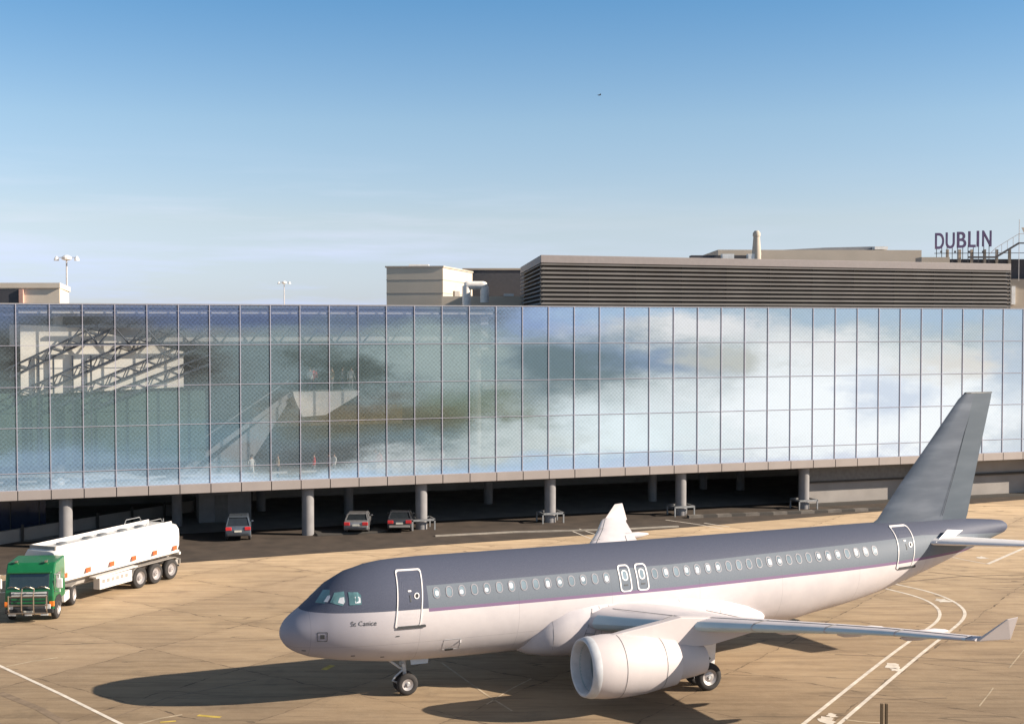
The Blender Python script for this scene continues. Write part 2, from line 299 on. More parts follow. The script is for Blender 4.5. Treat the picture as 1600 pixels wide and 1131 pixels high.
    gl = n.new('ShaderNodeBsdfGlossy'); gl.inputs['Roughness'].default_value = .05
    m2 = n.new('ShaderNodeMixShader'); lw = n.new('ShaderNodeLayerWeight'); lw.inputs[0].default_value = .25
    l.new(g.math('MULTIPLY_ADD', lw.outputs['Fresnel'], .35, .03), m2.inputs[0]); l.new(ms.outputs[0], m2.inputs[1]); l.new(gl.outputs[0], m2.inputs[2])
    l.new(m2.outputs[0], n['Material Output'].inputs[0]); n.remove(g.b)
    return g.m
M['frit_reflection'] = mat_frit_reflection()
def mat_clear():
    m = bpy.data.materials.new('clear_glass'); m.use_nodes = True; n = m.node_tree.nodes; n.clear()
    o = n.new('ShaderNodeOutputMaterial'); t = n.new('ShaderNodeBsdfTransparent'); t.inputs[0].default_value = (.99, 1, 1, 1); m.node_tree.links.new(t.outputs[0], o.inputs[0]); return m
M['clear'] = mat_clear()

# ------------------------------------------------------------------ ground and markings
def sheet(name, pts, m, z, kind='structure'):
    o = MB().add([(p[0], p[1], z) for p in pts], [tuple(range(len(pts)))]).build(name, m)
    if kind: o['kind'] = kind
    return o
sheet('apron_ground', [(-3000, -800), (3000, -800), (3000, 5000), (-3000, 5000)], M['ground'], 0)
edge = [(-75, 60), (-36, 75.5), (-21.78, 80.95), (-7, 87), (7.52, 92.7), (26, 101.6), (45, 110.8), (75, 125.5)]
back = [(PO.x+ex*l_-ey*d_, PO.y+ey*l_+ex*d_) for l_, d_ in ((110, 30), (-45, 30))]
sheet('pier_shade', edge+back, M['shade_brown'], .004)  # pier's shade before the columns, painted as a dark ground sheet
defm('shade_lift_grey', (.26, .245, .23), .9, var=.2, scale=.7)
sheet('shade_lift_sheet', [(PO.x+ex*l_-ey*d_, PO.y+ey*l_+ex*d_) for l_, d_ in ((-13, 4.2), (95, 4.2), (95, 21.5), (-13, 21.5))], M['shade_lift_grey'], .010)  # paler sheet laid within the deep shade to lift its darkness
def strip(pts, wd, z=.008):
    mb = MB(); P = [Vector((p[0], p[1])) for p in pts]; rr = []
    for i, p in enumerate(P):
        d = (P[min(i+1, len(P)-1)]-P[max(i-1, 0)]).normalized(); nn = Vector((-d.y, d.x))*wd/2
        rr.append([(p.x+nn.x, p.y+nn.y, z), (p.x-nn.x, p.y-nn.y, z)])
    for a, b in zip(rr, rr[1:]): mb.add(a+b, [(0, 1, 3, 2)])
    return mb
def smooth(pts, k=3):
    P = [Vector(p) for p in pts]
    for _ in range(k):
        Q = [P[0]]
        for a, b in zip(P, P[1:]): Q += [a*.75+b*.25, a*.25+b*.75]
        P = Q+[P[-1]]
    return P
def mark(name, px, wd, m='marking', z=.008, sm=False):
    p = [gnd(*q) for q in px]; p = smooth(p) if sm else p
    o = strip(p, wd, z).build(name, M[m]); o['kind'] = 'structure'
mark('apron_marking', [(1330, 898), (1398, 912), (1462, 926), (1502, 945), (1511, 963), (1482, 988), (1440, 1020), (1310, 1131), (1255, 1180)], .17, sm=True)
mark('apron_marking', [(1330, 908), (1388, 920), (1442, 934), (1468, 950), (1469, 968), (1440, 988), (1380, 1031), (1255, 1131), (1200, 1175)], .17, sm=True)
mark('apron_marking', [(-60, 1012), (0, 1040), (95, 1084), (190, 1131), (250, 1163)], .16)
mark('apron_marking', [(10, 1041), (50, 1033), (90, 1027)], .12, 'worn_marking')
mark('apron_marking', [(210, 1133), (250, 1122), (285, 1116)], .12, 'worn_marking')
mark('apron_marking', [(1543, 881), (1575, 867), (1612, 851)], .24)
mark('apron_marking', [(1478, 868), (1500, 873), (1543, 881)], .1)
mark('apron_marking', [(1420, 861), (1510, 856), (1620, 852)], .1)
mark('apron_marking', [(1040, 812), (1090, 819), (1130, 826)], .12)
mark('apron_marking', [(890, 828), (925, 842), (950, 852)], .1)
mark('apron_marking', [(905, 826), (940, 838), (965, 847)], .1)
mark('apron_marking', [(1100, 817), (1140, 823)], .14)
mark('apron_marking', [(1320, 1124), (1345, 1127), (1375, 1129)], .12, 'worn_marking')
mark('apron_marking', [(1530, 1103), (1548, 1080), (1552, 1074)], .06, 'worn_marking'); mark('apron_marking', [(1577, 1043), (1600, 1015)], .06, 'worn_marking')
mark('apron_marking', [(690, 1035), (760, 1085), (800, 1110)], .09, 'worn_marking'); mark('apron_marking', [(760, 1100), (800, 1075), (830, 1060)], .08, 'worn_marking')
defm('tyre_rubber_mark', (.20, .145, .095), .9, var=.25, scale=2)
for px_, w_ in (([(1305, 1022), (1440, 1027), (1620, 1040)], .10), ([(1395, 911), (1500, 900), (1620, 897)], .16), ([(1450, 893), (1540, 903), (1620, 905)], .12), ([(1280, 1086), (1400, 1092), (1480, 1090)], .08), ([(0, 1082), (60, 1106), (120, 1140)], .35), ([(150, 1131), (260, 1090), (400, 1062)], .09)):
    mark('tyre_mark', px_, w_, 'tyre_rubber_mark', .006)
mark('yellow_marking', [(309, 1117), (330, 1119), (345, 1120)], .22, 'yellow'); mark('yellow_marking', [(508, 1042), (517, 1043)], .8, 'yellow')
mark('yellow_marking', [(250, 1128), (275, 1126)], .15, 'yellow')
def blotch(u, v, r):
    c = gnd(u, v); n = 14; pts = []
    for k in range(n):
        t = 2*math.pi*k/n; q = r*random.uniform(.45, 1.15); pts.append((c.x+q*1.3*math.cos(t), c.y+q*1.7*math.sin(t)))
    sheet('paint_patch', pts, M['marking'], .009)
for a in ((1472, 938, .42), (1462, 984, .2), (1394, 1040, .38), (1400, 1046, .2), (1292, 1125, .3), (1300, 1118, .2), (1535, 871, .3)): blotch(*a)
# kerb between the painted shade strip and the apron
kb = MB()
pts = [gnd(680, 838), gnd(800, 832), gnd(960, 828), gnd(1060, 823)]
for a, b in zip(pts, pts[1:]): kb.beam(a+Vector((0, 0, .05)), b+Vector((0, 0, .05)), .22, .1)
tag(kb.build('kerb', M['kerb']), 'low pale concrete kerb between painted shade strip and apron', 'kerb')
kb = MB()
a, b = gnd(1075, 809), gnd(1375, 797); n_ = 14
for k in range(n_):
    p, q = a.lerp(b, k/n_), a.lerp(b, (k+1)/n_); kb.cur = k % 2; kb.beam(p+Vector((0, 0, .11)), q+Vector((0, 0, .11)), .5, .22)
tag(kb.build('kerb', [M['kerb_pale'], M['kerb_dark']]), 'dark raised kerb with dull paler segments along the column feet', 'kerb')

# ------------------------------------------------------------------ the glazed pier
pier = empty('terminal_pier', PO, PA, 'long glazed airport pier raised on columns with cloud reflections painted on its glass', 'building')
I0, I1 = -6, 45; LA, LB = I0*MOD, I1*MOD
ZR = [4.15, 5.3, 8.35, 11.1, 13.9, 16.7]
for i in range(I0, I1):
    a, b = i*MOD+.03, (i+1)*MOD-.03; mb = MB()
    for z0, z1 in zip(ZR, ZR[1:]):
        mb.cur = 1; k = len(mb.f); mb.bb(a, b, .02, .045, z0+.02, z1-.02)
        for j in range(k, len(mb.f)):
            if all(abs(mb.v[q][1]-.02) < 1e-6 for q in mb.f[j]): mb.m[j] = 0
    mb.build('glass_bay', [M['frit_reflection'], M['clear']], pier)
    MB().bb(a+.0, b-.0, -.14, .0, 3.5, 4.13).build('fascia_panel', M['fascia'], pier, bevel=.01)
for i in range(I0, I1+1):
    x = i*MOD
    MB().bb(x-.024, x+.024, -.03, .05, 4.13, 16.72).build('mullion', M['mullion'], pier)
MB().bb(LA, LB, -.02, .2, 3.47, 4.12).build('fascia_backing', M['joint_dark'], pier)
for z in ZR: MB().bb(LA, LB, -.022, .018, z-.016, z+.016).build('transom', M['mullion'], pier)
rf = MB().bb(LA, LB, .06, 22, 16.5, 16.74); rf.bb(LA, LB, .0, .06, 16.7, 16.76)
rf.build('roof', M['roof'], pier)
MB().bb(LA, LB, .2, 22, 3.42, 3.9).build('soffit', M['soffit'], pier)
MB().bb(LA, LB, .25, 22, 3.92, 4.12).build('floor', M['int_floor'], pier)
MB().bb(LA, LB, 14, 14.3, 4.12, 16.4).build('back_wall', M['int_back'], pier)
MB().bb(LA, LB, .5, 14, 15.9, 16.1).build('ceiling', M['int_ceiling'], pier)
for a, b in ((LA, LA+.3), (LB-.3, LB)): MB().bb(a, b, .2, 22, 3.4, 16.7).build('end_wall', M['conc_wall'], pier)
# interior
tb = MB()
for i in range(0, 16): tb.bb(i*MOD+.15, (i+1)*MOD-.15, .35, .5, 16.08, 16.28)
tb.build('light_ledge', M['int_white'], pier)
tb = MB()
for i in range(-6, 14): tb.bb(i*MOD+.1, i*MOD+1.2, .3, .5, 4.62, 4.75); tb.bb(i*MOD+.1, i*MOD+1.4, .3, .55, 4.14, 4.28)
tb.build('floor_grille', M['int_white'], pier)
wb = MB(); wb.prism([(0.2, 1.5, 10.5), (11, 1.5, 10.9), (11, 1.5, 13.4), (4.2, 1.5, 15.1), (.2, 1.5, 15.3)], (0, .2, 0))
wb.build('cream_wall', M['int_cream'], pier)
MB().bb(-12, 12.5, 1.75, 1.95, 5.6, 10.6).build('partition', M['int_green'], pier)
def truss(name, l0, l1, zb, zt, y, n, r=.075, diag=1):
    t = MB(); t.beam((l0, y, zb), (l1, y, zb), .16, .18); t.beam((l0, y, zt), (l1, y, zt), .16, .2)
    h = (l1-l0)/n
    for k in range(n):
        a = l0+k*h; t.tube([(a, y, zb), (a+h/2, y, zt), (a+h, y, zb)], r, 6)
    t.build(name, M['truss'], pier)
truss('truss', 3.2, 34, 13.95, 15.2, .7, 15); MB().bb(-.5, 33, 1.9, 2.0, 13.9, 15.3).build('bulkhead', M['int_grey'], pier)
# leaning steel lattice standing in front of the cream wall
for (l0, z0, l1, z1, n) in ((-.3, 9.9, 11.3, 15.2, 9), (2.2, 9.6, 12.6, 13.9, 9), (-.5, 11.7, 7.5, 15.7, 7), (5, 9.6, 13, 12.6, 7)):
    t = MB(); d = Vector((l1-l0, 0, z1-z0)); nv = Vector((-d.z, 0, d.x)).normalized()*.62; p0 = Vector((l0, 1.0, z0))
    t.beam(p0, p0+d, .1, .16); t.beam(p0+nv, p0+nv+d, .1, .12)
    for k in range(n):
        a = p0+d*k/n; b = p0+d*(k+1)/n; t.tube([a, (a+b)/2+nv, b], .045, 5)
    t.build('roof_brace', M['truss'], pier)
for x in (1.3, 2.25, 3.5, 4.7): MB().bb(x, x+.12, 1.2, 1.35, 5.7, 13.2).build('post', M['truss'], pier)
for x in (0.15, 33.2, 50, 66): MB().lathe((x if x > 1 else 2.6, 3.0, 4.12), (0, 0, 1), [(0, .35), (11.8, .35)], 14, True).build('interior_column', M['int_white'], pier, True)
mb = MB(); mb.bb(32.9, 33.5, .9, 1.4, 13.4, 15.9); mb.bb(33.9, 39, .9, 1.3, 13.75, 14.35); mb.bb(33.6, 40, 2.6, 3.2, 10.3, 10.85); mb.build('white_beam', M['int_white'], pier)
b_ = MB(); b_.prism([(18.9, 2.5, 10.35), (23.9, 2.5, 10.35), (23.7, 2.5, 10.0), (21.3, 2.5, 8.6), (19.6, 2.5, 8.5), (19.0, 2.5, 9.9)], (0, 3.4, 0)); b_.build('balcony', M['int_white'], pier)
MB().bb(19, 24, 5.9, 13.9, 10.0, 10.32).build('upper_floor', M['int_floor'], pier)
mb = MB(); mb.bb(18.9, 23.9, 2.45, 2.5, 10.36, 11.3); mb.build('balustrade', M['clear'], pier)
st = MB(); st.beam((10.8, 3.4, 4.6), (18.8, 3.4, 10.2), 1.4, .35); st.beam((10.6, 2.68, 5.9), (18.6, 2.68, 11.2), .06, .08); st.prism([(11.5, 2.8, 4.2), (15.2, 2.8, 4.2), (18.6, 2.8, 9.6), (18.4, 2.8, 9.8)], (0, 1.2, 0)); st.build('escalator', M['stair_grey'], pier)
MB().bb(16.6, 28.5, 8.0, 9.5, 7.4, 8.9).build('shop_front', M['shop'], pier); MB().bb(28.6, 42, 8.0, 9.0, 8.0, 10.4).build('shop_screen', M['int_green'], pier)
MB().bb(14, 42, 9.7, 11, 4.12, 7.3).build('shop_wall', M['int_back'], pier)
mb = MB()
for k in range(10): mb.box((random.uniform(24, 31), random.uniform(1.5, 3), 4.5), (.6, .6, .75))
mb.build('seating_row', M['int_white'], pier)

# columns under the pier (children) and their guards (things)
def px2pier(u, v):
    p = gnd(u, v)-PO; return p.x*ex+p.y*ey, -p.x*ey+p.y*ex
colsL = []
for u in (100, 480, 658, 860, 1065, 1258, 1452, 1640):
    t = (u-800)/CF; l_ = (t*85-PO.x)/(ex-ey*t); l_ += .8*math.tan(math.atan(t)+PA)*1.0; colsL.append(l_)
    MB().lathe((l_, .85, 0), (0, 0, 1), [(0, .44), (3.45, .44)], 24).build('column', M['column'], pier, True)
for l_, d_ in ((10.9, 8), (24.5, 10), (51, 9), (61.8, 13), (59, 15), (18, 14), (37, 12)):
    MB().lathe((l_, d_, 0), (0, 0, 1), [(0, .38), (3.45, .38)], 16).build('column', M['column'], pier, True)
def pw(l_, d_, z=0): return Vector((PO.x+ex*l_-ey*d_, PO.y+ey*l_+ex*d_, z))
guard = empty('column_guard', pw(colsL[2], .85), PA); t = MB()
for sx_ in (-.85, .85):
    for sy_ in (-.7, .7):
        MB().bb(sx_-.05, sx_+.05, sy_-.05, sy_+.05, 0, .8).build('post', M['steel'], guard)
for p, q in (((-.9, -.7, .75), (.9, -.7, .75)), ((-.9, .7, .75), (.9, .7, .75)), ((-.85, -.7, .75), (-.85, .7, .75)), ((.85, -.7, .75), (.85, .7, .75))): t.beam(p, q, .1, .14)
t.build('rail', M['steel'], guard)
GL = ['steel guard rail round the column beside the dark saloon', 'steel guard rail round the column just left of the far winglet', 'steel guard rail round the column just right of the far winglet', 'steel guard rail round the column before the pale concrete wall']
for k, ci in enumerate((2, 3, 4, 5)):
    o = guard if k == 0 else copy_tree(guard); o.location = pw(colsL[ci], .85)
    tag(o, GL[k], 'guard rail', 'guard rails round the column feet')
# walls under the pier
def wobj(name, mb, m, label, cat): return tag(mb.build(name, m, bevel=.02), label, cat)
a, b = Vector((-36.6, 86.6, 0)), Vector((-25.5, 105, 0)); c_ = Vector((-15.9, 121, 0))
lw = empty('low_wall', a, 0, 'low pale boundary wall with posts running back under the pier', 'wall')
mb = MB()
for p, q in ((a, b), (b, c_)): mb.beam(p-a+Vector((0, 0, .45)), q-a+Vector((0, 0, .45)), .3, .9)
mb.build('wall_body', M['conc_wall'], lw)
for k in range(13):
    p = a.lerp(c_, k/12)-a; MB().box((p.x+.25, p.y-.2, .6), (.14, .14, 1.2)).build('post', M['kerb_dark'], lw)
gw = empty('ground_floor_wall', pw(-13, 9), PA, 'dark blue glazed wall at ground level behind the tanker', 'wall')
MB().bb(0, 14.5, 0, .2, 0, 3.4).build('glazing', M['blue_glass'], gw)
for k in range(8): MB().bb(k*2, k*2+.08, -.06, 0, 0, 3.4).build('frame', M['joint_dark'], gw)
wobj('rear_wall', MB().prism([pw(-13, 21.5), pw(95, 21.5), pw(95, 21.8), pw(-13, 21.8)], (0, 0, 3.4)), M['conc_wall'], 'dark rear wall closing the space under the pier', 'wall')
cw = empty('concrete_wall', pw(colsL[5]+.6, 1.7), PA, 'pale concrete wall under the right end of the pier', 'wall')
MB().bb(0, 28, .3, .6, 0, 3.4).build('wall_body', M['conc_wall'], cw); MB().bb(0, 28, .0, .3, 1.95, 2.12).build('ledge', M['kerb_dark'], cw)
MB().bb(0, 11, .05, .3, 2.12, 3.4).build('soffit_shade', M['soffit'], cw); MB().bb(-.2, 28, -.3, .3, 0, .22).build('plinth', M['kerb_dark'], cw)  # soffit's shadow on the upper wall is built as a dark panel
pk = empty('plant_box', pw(12.6, 9), PA, 'pale grey service kiosk beside the dark car under the pier', 'kiosk')
MB().bb(0, 4, 0, 2.5, 0, 3.3).build('kiosk_body', M['column'], pk, bevel=.03); MB().bb(1.2, 2.2, -.03, 0, 0, 2.1).build('door', M['soffit'], pk)
tag(MB().prism([pw(20.2, -.1), pw(25, -.1), pw(25.4, .3), pw(25, 2), pw(20.2, 2)], (0, 0, .14)).build('column_island', M['kerb_dark'], bevel=.02), 'low raised island round the foot of the second column', 'kerb')

# ------------------------------------------------------------------ roof plant and buildings behind
lv = empty('louvred_plant_screen', (0, 0, 0), 0, 'long dark louvred plant enclosure on the pier roof', 'plant enclosure')
F0, F1 = Vector((2.27, 100, 0)), Vector((45.1, 114.7, 0)); u1 = (F1-F0).normalized(); B0 = Vector((.8, 121.5, 0)); B1 = F1+(B0-F0)
core = MB(); q = [F0+u1*.35+Vector((0, .5, 0)), F1-u1*.35+Vector((0, .5, 0)), B1-u1*.35, B0+u1*.35]
core.prism([p+Vector((0, 0, 16.75)) for p in q], (0, 0, 3.5)).build('backing', M['louvre_back'], lv)
top = [F0, F1, B1, B0]
MB().prism([p+Vector((0, 0, 20.18)) for p in top], (0, 0, .62)).build('roof_band', M['louvre_top'], lv, bevel=.03)
for k in range(10):
    z = 16.95+k*.345; mb = MB()
    nf = Vector((u1.y, -u1.x, 0)); us = (B0-F0).normalized(); ns = Vector((-us.y, us.x, 0))
    for p, q, nn in ((F0, F1, nf), (F0, B0, ns), (F1, B1, -ns)):
        a, b = p+Vector((0, 0, z)), q+Vector((0, 0, z))
        mb.add([a+nn*.02, b+nn*.02, b-nn*.22+Vector((0, 0, .19)), a-nn*.22+Vector((0, 0, .19)), a+nn*.02-Vector((0, 0, .04)), b+nn*.02-Vector((0, 0, .04)), b-nn*.22+Vector((0, 0, .15)), a-nn*.22+Vector((0, 0, .15))],
               [(0, 1, 2, 3), (7, 6, 5, 4), (0, 4, 5, 1), (3, 2, 6, 7), (0, 3, 7, 4), (1, 5, 6, 2)])
    mb.build('louvre_blade', M['louvre'], lv)
for k in range(12):
    p = F0.lerp(F1, k/11); MB().box((p.x, p.y+.25, 18.5), (.05, .2, 3.5), rz=math.atan2(u1.y, u1.x)).build('mullion', M['louvre_back'], lv)

def bld(name, label, cat='building', o=(0, 0, 0), rz=0): return empty(name, o, rz, label, cat)
# beige block, left of the louvres
k0 = at(692, 418, 125); bb_ = bld('beige_block', 'beige panelled block behind the pier with a white pipe before it', o=(k0.x, 125, 0), rz=math.atan2(13, 2.5))
zt = k0.z
bb_.rotation_euler = (0, 0, 0)
def blk(e, z0, z1): P = [(-5.6, .5), (0, 0), (2.5, 13), (-4, 15)]; P = [(x*(1+e*.2), y+(-e if y < 5 else e)) for x, y in P]; return MB().prism([(x+(e if x > -1 else -e), y, z0) for x, y in P], (0, 0, z1-z0))
blk(0, 0, zt).build('wall', M['cream_mid'], bb_); blk(.07, zt, zt+.16).build('coping', M['far_beige'], bb_)
for z in (18.4, 19.7): blk(.02, z, z+.05).build('panel_joint', M['truck_grey'], bb_)
MB().box((1.05, 5.2, 17.6), (.3, 2.2, 2.3), rz=-.19).build('window', M['truck_grey'], bb_); MB().bb(-3.6, -1.6, 3, 4, zt+.16, zt+.45).build('roof_hatch', M['lamp_white'], bb_)
p = at(738, 422, 140); q = at(830, 422, 140)
db = bld('shaded_block', 'plant building with dark painted shade between the beige block and the louvres'); MB().bb(p.x-1, q.x+8, 140, 152, 0, p.z).build('wall', M['far_dark'], db); MB().bb(p.x-1.1, q.x+8.1, 139.9, 152.1, p.z, p.z+.2).build('coping', M['cream_side'], db)  # the wall's shadow side is put into its dark grey colour
p = at(690, 463, 122); q = at(822, 463, 122)
pw_ = bld('parapet_building', 'low beige parapet wall behind the white pipe', 'wall'); MB().bb(p.x, q.x+2, 122, 123, 0, p.z).build('wall', M['cream_mid'], pw_); MB().bb(at(787, 0, 122).x, at(803, 0, 122).x, 121.9, 122.9, p.z, p.z+.25).build('vent', M['lamp_white'], pw_)
p, q = at(729, 480, 119), at(757, 478, 119)
tb = MB(); zt = at(0, 446, 119).z
tb.tube(smooth([(p.x, 119, 16), (p.x, 119, zt-.3), (p.x, 119, zt), (p.x+.4, 119, zt), (q.x-.4, 119, zt), (q.x, 119, zt), (q.x, 119, zt-.4), (q.x, 119, zt-1.6)], 2), .40, 14)
tag(tb.build('ventilation_pipe', M['pipe_white'], None, True), 'white bent ventilation pipe in front of the beige block', 'pipe')
# beige roof building behind the louvres
p, q = at(1120, 391, 135), at(1440, 391, 135)
rb = bld('roof_building', 'long beige building with shallow roof behind the louvred enclosure')
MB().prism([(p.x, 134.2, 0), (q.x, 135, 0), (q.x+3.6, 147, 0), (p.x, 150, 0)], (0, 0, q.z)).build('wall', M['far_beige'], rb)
a = [at(1215, 391, 137), at(1290, 387, 137), at(1382, 385, 137), at(1386, 391, 137)]
MB().prism([v+Vector((0, 0, 0)) for v in a], (0, 8, 0)).build('roof', M['roof_grey'], rb); p = at(1367, 387, 136); MB().bb(p.x, p.x+1.4, 136, 138, p.z-.2, p.z+.12).build('roof_hatch', M['lamp_white'], rb)
p = at(1080, 399, 133); q = at(1190, 399, 133); MB().bb(p.x, q.x, 133, 134.5, 0, p.z).build('lower_wall', M['far_dark'], rb)
for u in (1135, 1175): v = at(u, 400, 132.8); MB().bb(v.x-.6, v.x+.6, 131.6, 132.8, v.z-1, v.z+.15).build('roof_vent', M['lamp_white'], rb)
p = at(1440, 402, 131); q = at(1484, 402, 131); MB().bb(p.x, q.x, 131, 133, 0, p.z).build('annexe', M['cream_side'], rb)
v = at(1182, 400, 132); tag(MB().lathe((v.x, 132, v.z-1), (0, 0, 1), [(0, .5), (1.3, .48), (2.2, .4), (3.0, .34), (3.02, .4), (3.35, .4), (3.6, .22)], 18, True).build('chimney_cowl', M['far_beige'], None, True), 'slim grey ventilation cowl rising above the louvred enclosure', 'chimney')
# terminal roof with railing, stair and the lettering
p = at(1474, 405, 139); tr_ = bld('far_terminal', 'dark far terminal block under the city name letters')
MB().bb(p.x, p.x+40, 139, 160, 0, p.z).build('wall', M['far_dark'], tr_)
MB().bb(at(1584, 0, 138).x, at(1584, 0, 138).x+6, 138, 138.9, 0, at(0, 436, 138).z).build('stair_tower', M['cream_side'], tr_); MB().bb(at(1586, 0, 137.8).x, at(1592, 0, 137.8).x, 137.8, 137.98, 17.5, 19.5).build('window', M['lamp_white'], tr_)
v = at(1590, 357, 138); MB().prism([(v.x, 137, v.z), (v.x+9, 137, v.z+.6), (v.x+9, 137, v.z-3.5), (v.x+1.1, 137, v.z-2.2)], (5, 8, 0)).build('canopy', M['far_beige'], tr_)
for k, u in enumerate((1480, 1499, 1518, 1538, 1557, 1577)):
    v = at(u, 390, 138.8); MB().bb(v.x-.13, v.x+.13, 138.6, 138.85, v.z-2.2, v.z).build('parapet_post', M['cream_side'], tr_)
sg = bld('roof_sign', 'dark city name letters reading DUBLIN on a rooftop frame', 'sign')
s0, s1 = at(1461, 390, 137), at(1549, 388, 137); cw_ = (s1.x-s0.x)
bx = [.0, .175, .36, .545, .685, .775]; wds = [.145, .145, .15, .12, .035, .15]
for ch, fx, fw in zip('DUBLIN', bx, wds):
    cu = bpy.data.curves.new('t', 'FONT'); cu.body = ch; cu.size = 1; cu.extrude = .06; cu.offset = .012
    to = bpy.data.objects.new('t', cu); sc.collection.objects.link(to); bpy.context.view_layer.update()
    me = bpy.data.meshes.new_from_object(to.evaluated_get(bpy.context.evaluated_depsgraph_get())); bpy.data.objects.remove(to)
    xs = [v.co.x for v in me.vertices]; ys = [v.co.y for v in me.vertices]; W_ = fw*cw_*1.08; H_ = 1.72
    for v in me.vertices: v.co = Vector(((v.co.x-min(xs))/(max(xs)-min(xs))*W_, v.co.z*1.5, (v.co.y-min(ys))/(max(ys)-min(ys))*H_)) if True else v.co
    me.materials.append(M['letter']); o = bpy.data.objects.new('letter', me); C.objects.link(o); o.parent = sg
    o.location = (s0.x+fx*cw_*1.08, 137, s0.z+.05+fx*.35)
for k in range(11):
    x = s0.x+.2+k*(cw_-.4)/10; MB().bb(x-.03, x+.03, 137.1, 137.16, s0.z-1.4, s0.z+.5).build('support', M['far_dark'], sg)
MB().beam((s0.x, 137.2, s0.z-.4), (s1.x+6, 137.2, s0.z-.35), .05, .07).build('rail', M['far_dark'], sg)
for k in range(4):
    x = s0.x+.6+k*1.5; MB().box((x, 136.8, s0.z-.25), (.16, .2, .2)).build('floodlight', M['far_dark'], sg)
st = empty('roof_stair', (0, 0, 0), 0, 'thin metal stair and handrail on the roof at the right edge', 'stairs'); a, b = at(1556, 402, 136), at(1592, 380, 136); mb = MB()
mb.beam(a, b, .1, .2); mb.beam(a+Vector((.0, 0, 0)), a-Vector((3, 0, 0)), .1, .2); mb.beam(b, b+Vector((3, 0, 0)), .1, .15); mb.build('stringer', M['far_dark'], st)
mb = MB(); up = Vector((0, 0, 1.0)); mb.beam(a+up, b+up, .05, .06); mb.beam(b+up, b+up+Vector((3, 0, 0)), .05, .06); mb.beam(a+up-Vector((.8, 0, .8)), a+up, .05, .06)
for k in range(5): p = a.lerp(b, k/4); mb.beam(p, p+up, .04, .04)
mb.build('handrail', M['pole'], st)
p = at(1587, 345, 137); MB_ = MB().tube([(p.x, 136, 20), (p.x, 136, at(0, 343, 136).z)], .035, 6); tag(MB_.build('antenna', M['pole']), 'very thin antenna rod at the far right roof edge', 'antenna')
# left building
v = at(93, 442, 122); lb = bld('cream_building', 'pale cream building with dark recess at the far left')
MB().prism([(v.x-30, 122, 0), (v.x, 122, 0), (v.x-4, 136, 0), (v.x-30, 136, 0)], (0, 0, v.z-.5)).build('wall', M['cream'], lb); MB().prism([(v.x-30.2, 121.8, v.z-.5), (v.x+.1, 121.8, v.z-.5), (v.x-3.9, 136.2, v.z-.5), (v.x-30.2, 136.2, v.z-.5)], (0, 0, .5)).build('parapet', M['cream'], lb)
r_ = at(37, 452, 121.9); MB().bb(v.x-30, r_.x-.4, 121.85, 122, 15, r_.z).build('recess', M['far_dark'], lb); MB().bb(r_.x-.4, r_.x, 121.7, 122, 15, r_.z).build('pier_edge', mat('pink_lit', (.55, .33, .27), .8), lb)  # flat dark slab stands in for the recess; its pink light is painted colour
# masts
def mast(name, u, v, Y, label):
    p = at(u, v, Y); e = empty(name, (p.x, Y, 0), 0, label, 'light mast', 'floodlight masts behind the pier')
    MB().tube([(0, 0, 0), (0, 0, p.z)], [.22, .12], 8).build('pole', M['pole'], e)
    MB().lathe((0, 0, p.z-.5), (0, 0, 1), [(0, .3), (.15, .75), (.5, .8), (.8, .35)], 12, True).build('head_ring', M['lamp_white'], e)
    for sx_ in (-1, 1): MB().beam((0, 0, p.z-.05), (sx_*1.5, 0, p.z-.05), .08, .1).build('arm', M['pole'], e); MB().lathe((sx_*1.6, 0, p.z-.55), (0, 0, 1), [(0, .42), (.35, .35), (.7, .12)], 10, True).build('lamp', M['lamp_white'], e)
mast('light_mast', 104, 402, 200, 'tall light mast with three white lamp heads beside the cream building'); mast('light_mast', 444, 441, 380, 'smaller distant light mast standing alone above the pier roof')
# bird
p = at(937, 149, 140); bd = MB(); bd.loft([[(p.x-.35+t_, p.y+r_*math.cos(a_), p.z+r_*math.sin(a_)) for a_ in [k*math.pi/3 for k in range(6)]] for t_, r_ in ((.1, .01), (.17, .04), (.3, .06), (.4, .04), (.5, .01))])
bd.add([(p.x-.05, p.y, p.z+.03), (p.x+.15, p.y, p.z+.03), (p.x+.1, p.y-.4, p.z+.12), (p.x+.1, p.y+.4, p.z+.12), (p.x-.02, p.y, p.z+.08)], [(0, 1, 2), (1, 0, 3), (4, 2, 1), (4, 1, 3), (0, 2, 4), (0, 4, 3)])
tag(bd.build('bird', M['far_dark']), 'tiny dark bird flying high in the clear sky', 'bird')

# ------------------------------------------------------------------ airliner
YAW = .382
plane = empty('airliner', (-9.46, 50.2, 0), YAW, 'twin engine airliner with navy upper fuselage and white belly', 'aeroplane')
TOP = [(.2, 2.98), (.22, 3.13), (.26, 3.24), (.34, 3.38), (.46, 3.53), (.66, 3.70), (.9, 3.87), (1.1, 4.02), (1.58, 4.42), (2.1, 4.89), (2.9, 5.31), (3.7, 5.55), (4.5, 5.65), (6, 5.69), (16, 5.69), (29, 5.74), (34.3, 5.66), (36.3, 5.5), (36.9, 5.42), (37.05, 5.34), (37.1, 5.18)]
BOT = [(.2, 2.92), (.22, 2.8), (.26, 2.72), (.34, 2.58), (.46, 2.44), (.66, 2.29), (.9, 2.16), (1.3, 2.0), (2.35, 1.77), (4.5, 1.49), (7.3, 1.41), (23.6, 1.43), (24.85, 1.72), (26.66, 1.96), (28.9, 2.42), (30.4, 2.84), (31.94, 3.26), (34.3, 3.99), (36.3, 4.62), (36.9, 4.80), (37.05, 4.9), (37.1, 5.1)]
